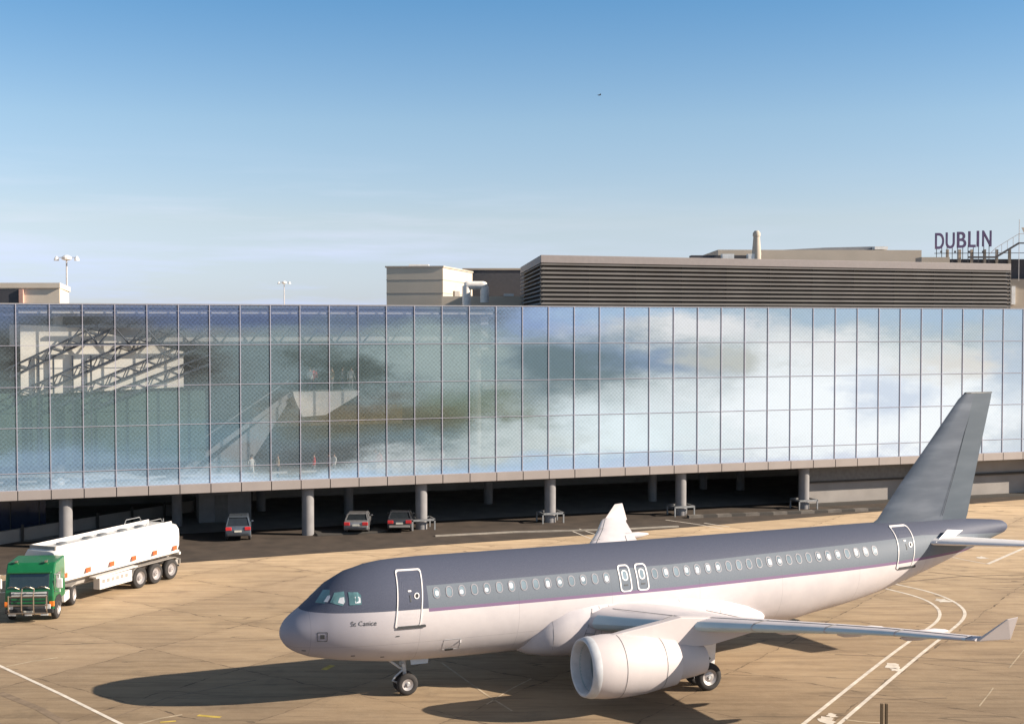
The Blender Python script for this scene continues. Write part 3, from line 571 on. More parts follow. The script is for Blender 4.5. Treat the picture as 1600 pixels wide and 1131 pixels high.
WID = [(.2, .02), (.22, .22), (.26, .36), (.34, .52), (.46, .69), (.66, .87), (.9, 1.02), (1.3, 1.2), (2.1, 1.52), (2.9, 1.74), (3.7, 1.88), (4.5, 1.94), (6, 1.975), (25, 1.975), (27, 1.9), (29, 1.74), (31, 1.42), (33, 1.05), (35, .7), (36.5, .43), (36.9, .36), (37.05, .28), (37.1, .04)]
MID = [(.2, 2.96), (.4, 3.05), (.9, 3.14), (1.58, 3.25), (2.9, 3.4), (3.7, 3.48), (5, 3.55), (24, 3.56), (28, 4.0), (31, 4.45), (34, 4.85), (37.1, 5.14)]
def ip(T, s):
    if s <= T[0][0]: return T[0][1]
    for (a, b), (c, d) in zip(T, T[1:]):
        if s <= c: return b+(d-b)*(s-a)/(c-a)
    return T[-1][1]
def sm_ip(T, s, w_=.0):
    if s < 3 or s > 36.2: return ip(T, s)
    return (ip(T, s-.6)+2*ip(T, s)+ip(T, s+.6))/4
def fus(s, th):
    """point of the fuselage skin; th=0 at the widest point on the port side, +90 top"""
    c, t, b, w_ = sm_ip(MID, s), sm_ip(TOP, s), sm_ip(BOT, s), sm_ip(WID, s)
    h = (t-c) if math.sin(th) > 0 else (c-b)
    return Vector((s, -w_*math.cos(th), c+h*math.sin(th)))
stn = [.2, .205, .22, .24, .26, .3, .34, .4, .46, .55, .66, .78, .9, 1.1, 1.3, 1.58, 1.85, 2.1, 2.5, 2.9, 3.3, 3.7, 4.1, 4.5, 5.2, 6]+[6+k*.9 for k in range(1, 20)]+[23.6, 24.2, 24.85]+[25.5+k*.55 for k in range(20)]+[36.3, 36.6, 36.9, 36.98, 37.05, 37.09, 37.1]
fb = MB(); fb.loft([[fus(s, 2*math.pi*k/56) for k in range(56)] for s in stn]); fb.build('fuselage', M['livery'], plane, True, auto=60)
def port(s, z, off=0., side=-1):
    """skin point at station s and height z on the port side, pushed out by off"""
    c, t, b, w_ = sm_ip(MID, s), sm_ip(TOP, s), sm_ip(BOT, s), sm_ip(WID, s)
    h = (t-c) if z > c else (c-b); q = max(-1, min(1, (z-c)/h)); y = w_*math.sqrt(max(0, 1-q*q))
    nrm = Vector((0, y/(w_*w_), (z-c)/(h*h))).normalized()
    p = Vector((s, y, z))+nrm*off
    return Vector((p.x, side*p.y, p.z))
def rrect(cx, cz, w_, h_, r, n=5, slant=0.):
    P = []
    for sx_, sz_, a0 in ((1, 1, 0), (-1, 1, 90), (-1, -1, 180), (1, -1, 270)):
        for k in range(n+1):
            a = R(a0+90*k/n); x = cx+sx_*(w_/2-r)+r*math.cos(a); z = cz+sz_*(h_/2-r)+r*math.sin(a)
            P.append((x+slant*(z-cz), z))
    return P
def densify(P, d=.12):
    Q = []
    for a, b in zip(P, P[1:]+P[:1]):
        n = max(1, int(math.dist(a, b)/d)); Q += [(a[0]+(b[0]-a[0])*k/n, a[1]+(b[1]-a[1])*k/n) for k in range(n)]
    return Q
def patch(P, off=.012, th=.02, rings=4, side=-1):
    """curved plate following the skin"""
    P = densify(P); cx = sum(p[0] for p in P)/len(P); cz = sum(p[1] for p in P)/len(P); mb = MB(); n = len(P); vs = []; fs = []
    for j in range(rings):
        f = 1-j/rings; vs += [port(cx+(x-cx)*f, cz+(z-cz)*f, off, side) for x, z in P]
    vs.append(port(cx, cz, off, side)); vs += [port(x, z, off-th, side) for x, z in P]
    for j in range(rings-1): fs += [(j*n+k, j*n+(k+1) % n, (j+1)*n+(k+1) % n, (j+1)*n+k) for k in range(n)]
    fs += [((rings-1)*n+k, (rings-1)*n+(k+1) % n, rings*n) for k in range(n)]; b0 = rings*n+1
    fs += [(k, b0+k, b0+(k+1) % n, (k+1) % n) for k in range(n)]
    return mb.add(vs, fs)
def ring(P, wd, off=.02, th=.04, side=-1):
    P = densify(P); cx = sum(p[0] for p in P)/len(P); cz = sum(p[1] for p in P)/len(P); n = len(P)
    hw = max(abs(p[0]-cx) for p in P); hh = max(abs(p[1]-cz) for p in P); I = [(cx+(x-cx)*(1-wd/hw), cz+(z-cz)*(1-wd/hh)) for x, z in P]
    vs = [port(x, z, off, side) for x, z in P]+[port(x, z, off, side) for x, z in I]+[port(x, z, off-th, side) for x, z in P]+[port(x, z, off-th, side) for x, z in I]; fs = []
    for k in range(n):
        j = (k+1) % n; fs += [(k, j, n+j, n+k), (k, 2*n+k, 2*n+j, j), (n+k, n+j, 3*n+j, 3*n+k)]
    return MB().add(vs, fs)
# cabin windows (port side is what the photograph shows; both sides built)
wz = lambda s: 4.47+(.0045*s if s < 17 else .0765+(s-17)*.0185)
wins = [6.2+.545*k for k in range(15)]+[16.15+.531*k for k in range(23)]
for side in (-1, 1):
    for k, s_ in enumerate(wins):
        f_ = ring(rrect(s_, wz(s_), .29, .42, .143), .032, .012, .03, side).build('window', M['window_rim'], plane)
        patch(rrect(s_, wz(s_), .21, .33, .10), .006, .01, 2, side).build('pane', M['pane'], f_)
        r_ = random.random()
        if r_ > .3: patch(rrect(s_+random.uniform(-.03, .03), wz(s_)+random.uniform(-.05, .04), .15, .14+.12*random.random(), .06), .012, .004, 1, side).build('blind', M['shade_white'], f_)
    # overwing exits
    for s_ in (14.7, 15.52):
        z_ = 4.44; d_ = patch(rrect(s_, z_, .46, 1.0, .12), .006, .01, 3, side).build('emergency_exit', M['livery'], plane)
        ring(rrect(s_, z_, .56, 1.08, .15), .055, .02, .04, side).build('exit_frame', M['frame_white'], d_)
        ring(rrect(s_, wz(s_)+.03, .28, .42, .13), .045, .018, .02, side).build('window_frame', M['frame_white'], d_); patch(rrect(s_, wz(s_)+.03, .2, .32, .1), .012, .01, 2, side).build('pane', M['pane'], d_)
        patch(rrect(s_, z_-.26, .2, .06, .02), .016, .01, 1, side).build('handle', M['line'], d_)
    # passenger doors
    for s_, z_, hh, sl in ((5.07, 4.31, 2.14, .13), (29.75, 4.72, 1.85, .22)):
        d_ = patch(rrect(s_, z_, .95, hh-.1, .12, slant=sl), .010, .02, 6, side).build('door', M['livery'], plane)
        ring(rrect(s_, z_, 1.06, hh, .10, slant=sl), .055, .028, .05, side).build('door_frame', M['frame_white'], d_)
        patch(rrect(s_+.02, z_-hh/2+.02, 1.18, .10, .04), .05, .06, 1, side).build('door_sill', M['line'], d_)
        ring(rrect(s_+.29, z_+.13, .21, .23, .1, slant=sl), .035, .03, .03, side).build('door_window', M['frame_white'], d_); patch(rrect(s_+.27, z_+.13, .13, .15, .05, slant=sl), .02, .01, 1, side).build('pane', M['dark'], d_)
        patch(rrect(s_+.02, z_+.05, .05, .26, .02), .024, .014, 1, side).build('handle', M['line'], d_); patch(rrect(s_+.02, z_+.32, .14, .06, .02), .022, .012, 1, side).build('placard', M['frame_white'], d_)
    # cockpit panes
    W1 = [(1.50, 4.24), (1.88, 4.66), (2.08, 4.72), (2.02, 4.55), (1.80, 4.26)]
    W2 = [(1.98, 4.30), (2.20, 4.64), (2.55, 4.70), (2.54, 4.34), (2.42, 4.20)]
    W3 = [(2.67, 4.22), (2.69, 4.68), (3.05, 4.68), (3.15, 4.58), (3.13, 4.24)]
    for P in (W1, W2, W3):
        f_ = patch([(2.35+(x-2.35)*1.0, z) for x, z in P], .014, .03, 3, side).build('cockpit_window', M['cockpit_glass'], plane)
        cx = sum(p[0] for p in P)/5; cz = sum(p[1] for p in P)/5
        patch([(cx+(x-cx)*.45+.08, cz-.06+(z-cz)*.5) for x, z in P], .018, .008, 1, side).build('sun_visor', M['shade_white'], f_)
    # hatches and small marks
    ring(rrect(1.62, 3.02, .38, .38, .03), .02, .008, .015, side).build('access_panel', M['line'], plane); patch(rrect(1.62, 3.02, .16, .17, .02), .012, .012, 1, side).build('static_port', M['line'], plane)
    ring(rrect(6.9, 2.30, .75, .5, .04), .012, .006, .01, side).build('access_panel', M['strut'], plane); patch(rrect(6.85, 2.05, .36, .1, .05), .012, .012, 1, side).build('drain_port', M['line'], plane)
    for s_, z_ in ((4.55, 2.9), (2.9, 2.1), (4.1, 1.95), (1.0, 2.4)): patch(rrect(s_, z_, .16, .035, .015), .01, .01, 1, side).build('vent', M['line'], plane)
    MB().box(port(7.25, 2.45, .01, side), (.03, .04, .16)).build('probe', M['frame_white'], plane)
# name on the nose
cu = bpy.data.curves.new('t', 'FONT'); cu.body = 'St Canice'; cu.size = .27; cu.space_character = 1.12; cu.extrude = .002; cu.offset = .0
to = bpy.data.objects.new('t', cu); sc.collection.objects.link(to); bpy.context.view_layer.update()
me = bpy.data.meshes.new_from_object(to.evaluated_get(bpy.context.evaluated_depsgraph_get())); bpy.data.objects.remove(to)
for v in me.vertices: v.co = port(2.68+v.co.x*.86, 3.43+v.co.y, .012+v.co.z)
me.materials.append(M['line']); o = bpy.data.objects.new('aircraft_name', me); C.objects.link(o); o.parent = plane
# belly fairing
def ell(s, w_, zt_, zb_, n=28): 
    c = (zt_+zb_)/2; h = (zt_-zb_)/2
    return [Vector((s, w_*math.copysign(abs(math.cos(a))**.75, math.cos(a)), c+h*math.copysign(abs(math.sin(a))**.8, math.sin(a)))) for a in [2*math.pi*k/n for k in range(n)]]
FS = [(10.1, .9, 2.05, 1.5), (10.5, 1.6, 2.75, 1.32), (11.2, 2.06, 3.4, 1.2), (12.0, 2.22, 3.85, 1.12), (13.2, 2.28, 4.0, 1.08), (17.5, 2.28, 3.95, 1.08), (19.5, 2.22, 3.6, 1.15), (20.8, 2.08, 3.1, 1.35), (21.6, 1.8, 2.65, 1.6), (21.9, 1.5, 2.45, 1.8)]
fr_ = MB(); fr_.loft([ell(*a) for a in FS]); fr_.build('belly_fairing', M['wing'], plane, True, auto=70)
def fsk(s_, z, side=-1):
    w_, a, b = (ip([(q[0], q[k]) for q in FS], s_) for k in (1, 2, 3)); c = (a+b)/2; h = (a-b)/2
    y = w_*max(0, 1-min(1, abs((z-c)/h))**2.5)**.375
    return Vector((s_, side*(y+.006), z))
for side in (-1, 1):
    for k in range(3):
        x0 = 12.55+k*.17; z0 = 2.2+.40*k
        for p, q in (((x0, z0), (x0+.12, z0+.34)), ((x0+.42, z0-.06), (x0+.54, z0+.28)), ((x0+.05, z0+.18), (x0+.48, z0+.1))):
            MB().tube([fsk(p[0]+(q[0]-p[0])*t, p[1]+(q[1]-p[1])*t, side) for t in (0, .5, 1)], .011, 4).build('stencil_mark', M['stencil'], plane)
    for s_ in (11.25, 13.35, 13.8, 15.2, 17.2, 19.2):
        top_ = ip([(q[0], q[2]) for q in FS], s_); MB().tube([fsk(s_, 1.5+(top_-.25-1.5)*t/6, side) for t in range(7)], .007, 4).build('panel_line', M['stencil'], plane)
# wings
def foil(n=12):
    up = [(0, 0), (.012, .028), (.05, .058), (.12, .082), (.25, .1), (.4, .098), (.6, .075), (.8, .04), (1, .004)]
    lo = [(.8, -.012), (.6, -.025), (.4, -.038), (.25, -.045), (.12, -.044), (.05, -.034), (.012, -.02)]
    return up+lo
def wing_sec(t, le, te, zl, zt, th, side):
    ch = te-le
    return [Vector((le+x*ch, side*t, zl+(zt-zl)*x+z*ch*th)) for x, z in foil()]
WS = [(1.6, 12.2, 20.1, 2.72, 2.42, 1.05), (3, 13.35, 20.2, 2.82, 2.48, .95), (5, 14.95, 20.35, 3.06, 2.62, .9), (6.2, 15.9, 20.6, 3.22, 2.78, .88), (8, 17.15, 21.05, 3.46, 3.1, .85), (10, 18.55, 21.65, 3.70, 3.42, .85), (12, 19.95, 22.25, 3.92, 3.72, .85), (14.5, 21.45, 23.05, 4.13, 4.04, .8), (14.95, 21.8, 23.3, 4.17, 4.1, .7)]
def wsec(t):
    for a, b in zip(WS, WS[1:]):
        if t <= b[0]: f = (t-a[0])/(b[0]-a[0]); return [a[k]+(b[k]-a[k])*f for k in range(6)]
    return WS[-1]
def wtop(t, x, off=.0):
    """point on the upper skin of a wing, x as a share of the chord"""
    _, le, te, zl, zt, th = wsec(t); ch = te-le; up = foil()[:9]
    for (a, b), (c, d) in zip(up, up[1:]):
        if x <= c: z = b+(d-b)*(x-a)/(c-a); break
    return Vector((le+x*ch, t, zl+(zt-zl)*x+z*ch*th+off))
for side in (-1, 1):
    mir = lambda p: Vector((p.x, side*p.y, p.z))
    wg = MB(); wg.loft([wing_sec(*a, side) for a in WS]); wing = wg.build('wing', M['wing'], plane, True, auto=50)
    # leading edge slats, a metal skin just outside the nose of the section
    for t0, t1 in ((2.4, 4.7), (5.55, 7.9), (7.95, 10.3), (10.35, 12.5), (12.55, 14.7)):
        rr = []
        for t in (t0, (t0+t1)/2, t1):
            _, le, te, zl, zt, th = wsec(t); ch = te-le; cl = .75/ch if t > 5 else .9/ch
            rr.append([Vector((le-.012+x*ch, side*t, zl+(zt-zl)*x+z*ch*th*1.03)) for x, z in [(cl*.8, -.046*1), (.05, -.036), (.012, -.022), (0, 0), (.012, .030), (.035, .050)]])
        mb = MB(); mb.loft(rr, False, False); mb.build('slat', M['wing_edge'], wing, True)
        for t in (t0, t1):
            if t < 2.6: continue
            mb = MB(); mb.tube([mir(wtop(t, x, .015)) for x in (.01, .05, .12, .2 if t > 5 else .14)], .012, 4); mb.build('slat_joint', M['stencil'], wing)
    mb = MB(); mb.tube([mir(wtop(t, .75, .012)) for t in (2.4, 5, 6.2, 8, 10, 11.5)], .012, 4); mb.build('flap_joint', M['stencil'], wing)
    mb = MB(); mb.tube([mir(wtop(t, .17 if t > 5 else .13, .012)) for t in (2.4, 4.7, 6.2, 8, 10, 12, 14.6)], .012, 4); mb.build('slat_edge', M['stencil'], wing)
    for t in (6.3, 9.3, 12.0):
        _, le, te, zl, zt, th = wsec(t); c = Vector((te-1.3, side*t, zt-.08))
        mb = MB(); mb.lathe(c, (1, 0, .04), [(0, .02), (.3, .14), (.9, .2), (1.6, .17), (2.1, .07), (2.25, .01)], 12); mb.build('flap_track_fairing', M['wing'], wing, True)
    # winglet
    a = [Vector((21.85, side*14.9, 4.14)), Vector((23.35, side*14.95, 4.08)), Vector((23.28, side*15.42, 4.98)), Vector((22.78, side*15.42, 4.94))]
    wl = MB(); wl.loft([[a[0], a[1], a[1]+Vector((0, side*.09, 0)), a[0]+Vector((.1, side*.1, 0))], [a[3], a[2], a[2]+Vector((0, side*.04, 0)), a[3]+Vector((.05, side*.04, 0))]])
    wl.build('winglet', M['cowl'], plane, bevel=.015)
    # engine
    E0 = Vector((.28, side*5.75, 1.98)); ax = (1, 0, -.035)
    nc = MB(); nc.lathe(E0+Vector((10.55, 0, .0)), ax, [(.30, .93), (.06, 1.0), (0, 1.05), (.03, 1.10), (.25, 1.17), (.9, 1.235), (1.7, 1.24), (2.6, 1.16), (3.5, 1.0), (3.95, .93), (3.95, .86), (3.4, .86), (3.3, .5)], 48)
    eng = nc.build('engine', M['cowl'], plane, True, auto=60)
    MB().lathe(E0+Vector((10.53, 0, 0)), ax, [(.8, .88), (.30, .93), (.05, .995), (-.012, 1.05), (.02, 1.11), (.26, 1.185), (.34, 1.19)], 48).build('inlet_lip', M['lip'], eng, True, auto=80)
    MB().lathe(E0+Vector((10.55, 0, 0)), ax, [(.3, .925), (1.3, .9), (1.32, .1)], 40).build('inlet_duct', M['duct'], eng, True)
    MB().lathe(E0+Vector((10.55, 0, -.03)), ax, [(.75, .0), (.8, .05), (1.0, .18), (1.25, .28), (1.3, .28)], 20).build('spinner', M['engine_dark'], eng, True)
    fn = MB()
    for k in range(22):
        a = 2*math.pi*k/22; d0 = Vector((0, math.cos(a), math.sin(a))); d1 = Vector((0, -math.sin(a), math.cos(a))); c = E0+Vector((11.75, 0, -.03))
        fn.add([c+d0*.25-d1*.04+Vector((.08, 0, 0)), c+d0*.25+d1*.05, c+d0*.88+d1*.12-Vector((.02, 0, 0)), c+d0*.88-d1*.06+Vector((.1, 0, 0))], [(0, 1, 2, 3)])
    fn.build('fan', M['strut'], eng)
    MB().lathe(E0+Vector((13.9, 0, -.11)), ax, [(0, .74), (.9, .74), (1.5, .66), (2.0, .56), (2.0, .5), (1.7, .48)], 36).build('core_nozzle', M['cowl'], eng, True)
    MB().lathe(E0+Vector((15.3, 0, -.15)), ax, [(0, .36), (.5, .3), (.95, .05), (1.0, 0)], 20).build('exhaust_cone', M['engine_dark'], eng, True)
    for s_ in (1.35, 3.2): MB().lathe(E0+Vector((10.55, 0, 0)), ax, [(s_, 1.246 if s_ < 2 else 1.064), (s_+.02, 1.246 if s_ < 2 else 1.06)], 48).build('cowl_joint', M['line'], eng)
    zt = 1.92
    py = MB(); hw = .2; sec = [(11.5, 2.95, 3.08, .06), (12.5, 2.9, 3.24, .2), (13.8, 2.55, 3.42, .24), (15.1, 2.4, 3.62, .24), (16.5, 2.4, 3.5, .24), (18.3, 2.7, 3.15, .2), (19.6, 2.9, 3.0, .05)]
    py.loft([[Vector((s_, side*5.75-w_, z0)), Vector((s_, side*5.75+w_, z0)), Vector((s_, side*5.75+w_*.8, z1)), Vector((s_, side*5.75-w_*.8, z1))] for s_, z0, z1, w_ in sec]); py.build('pylon', M['cowl'], plane, bevel=.03)
    # stabiliser
    S = [(.3, 30.7, 34.6, 4.68, .09), (.9, 31.15, 34.75, 4.76, .09), (6.2, 34.3, 35.95, 5.24, .09)]
    if side > 0: S[2] = (5.6, 33.95, 35.85, 5.2, .09)
    mb = MB(); mb.loft([[Vector((le+x*(te-le), side*t, z_+zz*(te-le)*.75)) for x, zz in foil()] for t, le, te, z_, _ in S]); sb = mb.build('stabiliser', M['frame_white'], plane, True, auto=50)
    mb = MB(); mb.loft([[port(a_, b_, o_, side) for a_, b_ in ((31.5, 4.80), (32.5, 4.86), (33.5, 5.16), (32.5, 5.22))] for o_ in (-.05, .26)]); mb.build('root_fairing', M['frame_white'], sb)
    # main gear
    gx, gy = 17.35, side*3.8; gg = empty('main_gear', (0, 0, 0)); gg.parent = plane
    MB().tube([(gx-.1, gy+side*.1, 2.9), (gx, gy, .62)], [.16, .12], 12).build('leg', M['frame_white'], gg, True)
    MB().tube([(gx-.05, gy, 2.2), (gx+.0, gy-side*1.4, 2.6)], .07, 8).build('side_stay', M['strut'], gg); MB().tube([(gx+.12, gy, 1.5), (gx+.35, gy, 1.1), (gx+.12, gy, .7)], .04, 6).build('torque_link', M['strut'], gg)
    MB().prism([(gx-.42, gy+side*.22, .98), (gx+.42, gy+side*.22, .98), (gx+.5, gy+side*.3, 2.65), (gx-.5, gy+side*.3, 2.65)], (0, side*.04, 0)).build('gear_door', M['frame_white'], gg)
    MB().tube([(gx, gy-.6, .58), (gx, gy+.6, .58)], .07, 8).build('axle', M['strut'], gg)
    for q in (-.43, .43):
        c = Vector((gx, gy+q-.2, .58)); wh = MB(); wh.lathe(c, (0, 1, 0), [(.03, .33), (0, .40), (.02, .50), (.08, .57), (.2, .585), (.32, .57), (.38, .50), (.40, .40), (.37, .33)], 36); wo = wh.build('wheel', M['rubber'], gg, True, auto=60)
        MB().lathe(c, (0, 1, 0), [(.1, .02), (.06, .1), (.09, .22), (.03, .34), (.37, .34), (.31, .22), (.34, .1), (.3, .02)], 28).build('rim', M['rim'], wo, True)
    for k in range(2): MB().prism([(gx-1.5+k*1.6, side*1.95, 1.3), (gx-.1+k*1.6, side*1.95, 1.3), (gx-.1+k*1.6, side*3.2, 2.5), (gx-1.5+k*1.6, side*3.2, 2.5)], (0, 0, .05)).build('gear_bay_door', M['cowl'], gg)
# nose gear
ng = empty('nose_gear', (0, 0, 0)); ng.parent = plane; gx = 5.42
MB().tube([(gx-.1, 0, 1.7), (gx, 0, .5)], [.1, .075], 12).build('leg', M['strut'], ng, True); MB().tube([(gx-.9, 0, 1.62), (gx-.25, 0, 1.12), (gx-.06, 0, 1.05)], .05, 8).build('drag_stay', M['strut'], ng)
MB().tube([(gx-.1, 0, 1.02), (gx-.42, 0, .78), (gx-.55, 0, .6), (gx-.35, 0, .5), (gx-.04, 0, .56)], .045, 8).build('torque_link', M['strut'], ng); MB().tube([(gx, -.42, .47), (gx, .42, .47)], .05, 8).build('axle', M['strut'], ng)
for side in (-1, 1): MB().prism([(gx+.1, side*.32, 1.6), (gx+.9, side*.34, 1.58), (gx+.85, side*.38, 1.3), (gx+.12, side*.38, 1.3)], (0, side*.03, 0)).build('gear_door', M['strut'], ng); MB().box((gx-.14, side*.13, 1.25), (.1, .14, .14)).build('taxi_light', M['lamp_glass'], ng)
for q in (-.27, .27):
    c = Vector((gx, q-.11, .46)); wo = MB().lathe(c, (0, 1, 0), [(.02, .24), (0, .3), (.02, .39), (.07, .45), (.11, .46), (.15, .45), (.2, .39), (.22, .3), (.2, .24)], 32).build('wheel', M['rubber'], ng, True, auto=60)
    MB().lathe(c, (0, 1, 0), [(.03, .02), (.02, .08), (.06, .12), (.02, .25), (.2, .25), (.16, .12), (.2, .08), (.19, .02)], 24).build('rim', M['rim'], wo, True)
# fin
def fsec(z, le, te, w_): return [Vector((le+x*(te-le), sgn*w_*y, z)) for x, y, sgn in [(0, 0, 1), (.05, .55, 1), (.2, .95, 1), (.4, 1, 1), (.7, .6, 1), (1, .05, 1), (1, .05, -1), (.7, .6, -1), (.4, 1, -1), (.2, .95, -1), (.05, .55, -1)]]
fn = MB(); fn.loft([fsec(5.3, 28.2, 34.55, .2), fsec(5.9, 29.25, 34.75, .26), fsec(7.5, 30.55, 35.1, .24), fsec(9.5, 32.3, 35.6, .2), fsec(11.6, 34.1, 36.15, .14), fsec(11.88, 34.45, 36.2, .12)])
fin = fn.build('tail_fin', M['tail'], plane, True, auto=50); fn = MB(); fn.loft([fsec(11.885, 34.43, 36.24, .13), fsec(11.94, 34.5, 36.24, .11)]); fn.build('fin_cap', M['line'], fin)
mb = MB(); mb.tube([(33.0, -.215, 5.9), (33.75, -.19, 8), (34.4, -.155, 10), (35.1, -.1, 11.8)], .012, 4); mb.build('rudder_joint', M['line'], fin)

# ------------------------------------------------------------------ tanker lorry
def wheel(parent, c, r, wd, ax=(0, 1, 0), dish=.05):
    c = Vector(c)-Vector(ax)*wd/2
    o = MB().lathe(c, ax, [(.02, r*.6), (0, r*.7), (.02, r*.93), (.06, r), (wd-.06, r), (wd-.02, r*.93), (wd, r*.7), (wd-.02, r*.6)], 28).build('wheel', M['rubber'], parent, True, auto=50)
    MB().lathe(c, ax, [(.0, .03), (.0, r*.2), (.05+dish, r*.3), (.03+dish, r*.48), (.0, r*.61), (wd, r*.61), (wd-.05-dish, r*.48), (wd, r*.2), (wd, .03)], 24).build('rim', M['rim'], o, True)
    return o
# tractor: local +x forward, +y left of the driver; the camera sees its left side (-y in view)
tractor = empty('truck_cab', (-24.95, 66.1, 0), R(-85), 'green tractor unit with a steel bull bar coupled to white tanker', 'lorry')
def cabp(P, y0, y1): return MB().prism([(x, y0, z) for x, z in P], (0, y1-y0, 0))
prof = [(1.25, .62), (1.32, 1.35), (1.28, 1.72), (1.08, 2.62), (.82, 3.0), (-.95, 3.08), (-1.0, 2.6), (-1.0, .95), (-.25, .95), (-.2, .62)]
cabp(prof, -1.22, 1.22).build('cab_body', M['green_paint'], tractor, bevel=.07)
mb = MB(); mb.add([(1.335-.0, -1.0, 1.76), (1.335, 1.0, 1.76), (1.16, .98, 2.5), (1.16, -.98, 2.5), (1.2, -1.0, 1.76), (1.2, 1.0, 1.76), (1.0, .98, 2.5), (1.0, -.98, 2.5)], [(0, 1, 2, 3), (4, 7, 6, 5), (0, 4, 5, 1), (3, 2, 6, 7), (0, 3, 7, 4), (1, 5, 6, 2)]); mb.build('windscreen', M['screen_glass'], tractor, bevel=.02)
for sd_ in (-1, 1):
    MB().prism([(.95, sd_*1.215, 1.72), (.8, sd_*1.215, 2.42), (-.05, sd_*1.215, 2.42), (-.05, sd_*1.215, 1.72)], (0, sd_*.02, 0)).build('side_window', M['screen_glass'], tractor)
    mr = MB(); mr.tube([(1.1, sd_*1.22, 2.45), (1.2, sd_*1.5, 2.45), (1.2, sd_*1.52, 1.55), (1.1, sd_*1.22, 1.55)], .025, 6); mo = mr.build('mirror_bracket', M['lamp_white'], tractor); MB().box((1.22, sd_*1.52, 2.0), (.1, .28, .5)).build('mirror', M['lamp_white'], mo, bevel=.03)
    MB().box((1.33, sd_*.93, .82), (.06, .28, .24)).build('headlight', M['lamp_glass'], tractor, bevel=.02); MB().box((1.26, sd_*1.12, .95), (.14, .24, .26)).build('indicator', M['amber'], tractor, bevel=.02)
    MB().prism([(-.25, sd_*1.24, .6), (1.15, sd_*1.24, .6), (1.1, sd_*1.24, 1.05), (.75, sd_*1.24, 1.25), (.2, sd_*1.24, 1.25), (-.15, sd_*1.24, 1.05)], (0, -sd_*.02, 0)).build('wheel_arch', M['dark'], tractor)
    wheel(tractor, (.42, sd_*1.1, .56), .56, .3)
    wheel(tractor, (-2.75, sd_*1.0, .56), .56, .5)
    MB().bb(-3.35, -2.15, sd_*1.0-.25, sd_*1.0+.25, 1.1, 1.16).build('mudguard', M['truck_grey'], tractor)
    MB().bb(-2.05, -1.05, sd_*.75, sd_*1.18, .5, 1.0).build('fuel_tank', M['tank_white'], tractor, bevel=.05)
    MB().box((.85, sd_*.75, 3.07), (.2, .14, .1)).build('roof_lamp', M['chrome'], tractor, bevel=.02)
MB().bb(-3.7, 1.0, -.42, .42, .62, .92).build('chassis', M['truck_grey'], tractor)
gr = MB().bb(1.30, 1.345, -.95, .95, .72, 1.6); gr.build('grille', M['line'], tractor)
for k, z in enumerate((.98, 1.16, 1.34, 1.5)): MB().bb(1.345, 1.375, -.88, .88, z, z+.09).build('grille_bar', M['lamp_glass'] if k > 1 else M['green_paint'], tractor)
MB().bb(1.2, 1.38, -1.2, 1.2, .48, .7).build('bumper', M['dark'], tractor, bevel=.03); MB().bb(1.38, 1.4, -.26, .26, .5, .62).build('number_plate', M['plate'], tractor)
for z in (2.52,): MB().bb(1.05, 1.3, -1.1, 1.1, z, z+.1).build('sun_visor', M['green_paint'], tractor, bevel=.03)
bu = MB()
for y in (-.95, -.3, .3, .95): bu.tube([(1.45, y, .45), (1.62, y, .7), (1.62, y, 1.55), (1.5, y, 1.78)] if abs(y) < .5 else [(1.45, y, .45), (1.62, y, .7), (1.62, y, 1.45)], .035, 6)
for z in (.55, .95, 1.4): bu.tube([(1.6, -1.0, z), (1.62, 1.0, z)], .032, 6)
for y in (-.75, .0, .75): bu.tube([(1.4, y-.3, 1.82), (1.5, y-.1, 1.9), (1.5, y+.1, 1.86), (1.4, y+.3, 1.74)], .02, 5)
bu.build('bull_bar', M['chrome'], tractor)
for y in (-.8, 0, .8): MB().bb(1.44, 1.5, y-.18, y+.18, .4, .5).build('fog_lamp', M['lamp_glass'], tractor)
# trailer: local +x backwards along the tank
TA = math.atan2(.919, .394); tr0 = Vector((-24.25, 67.3, 0)); nrm = Vector((-math.sin(TA), math.cos(TA), 0))
trailer = empty('tanker_trailer', tr0+nrm*1.2, TA, 'white fuel tank semi trailer with orange reflectors on three axles', 'trailer')
LT = 10.3
def tsec(x, k=1., lift=0.):
    P = [(-1.22, 1.95), (-1.24, 2.5), (-1.2, 2.95), (-1.0, 3.2), (-.7, 3.27), (.7, 3.27), (1.0, 3.2), (1.2, 2.95), (1.24, 2.5), (1.22, 1.95), (1.05, 1.5), (.6, 1.28), (-.6, 1.28), (-1.05, 1.5)]
    return [Vector((x, y*k, 2.25+(z-2.25)*k+lift)) for y, z in P]
mb = MB(); mb.loft([tsec(.0, .9), tsec(.12, .97), tsec(.3), tsec(LT-.3), tsec(LT-.1, .97), tsec(LT, .88)]); tk = mb.build('tank', M['tank_white'], trailer, True, auto=35)
MB().bb(.25, LT-.2, -1.27, -1.2, 1.55, 1.68).build('side_rail', M['tank_white'], trailer); MB().bb(.25, LT-.2, 1.2, 1.27, 1.55, 1.68).build('side_rail', M['tank_white'], trailer)
for sd_ in (-1, 1):
    MB().bb(.2, LT-.4, sd_*.85-.03, sd_*.85+.03, 3.2, 3.42).build('coaming', M['tank_white'], trailer)
    for x in (.3, 2.1, 4.0, 5.85, 7.7, 9.55): MB().bb(x-.02, x+.34, sd_*1.27-.012, sd_*1.27+.012, 1.72, 1.98).build('reflector', M['red_reflector'], trailer, bevel=.005)
MB().bb(.15, .25, -.88, .88, 3.2, 3.42).build('coaming', M['truck_grey'], trailer)
for x in (1.6, 3.6, 4.8, 6.5, 8.0): MB().lathe((x, 0, 3.25), (0, 0, 1), [(0, .3), (.1, .3), (.14, .2)], 18, True).build('manhole_cover', M['steel'], trailer, True)
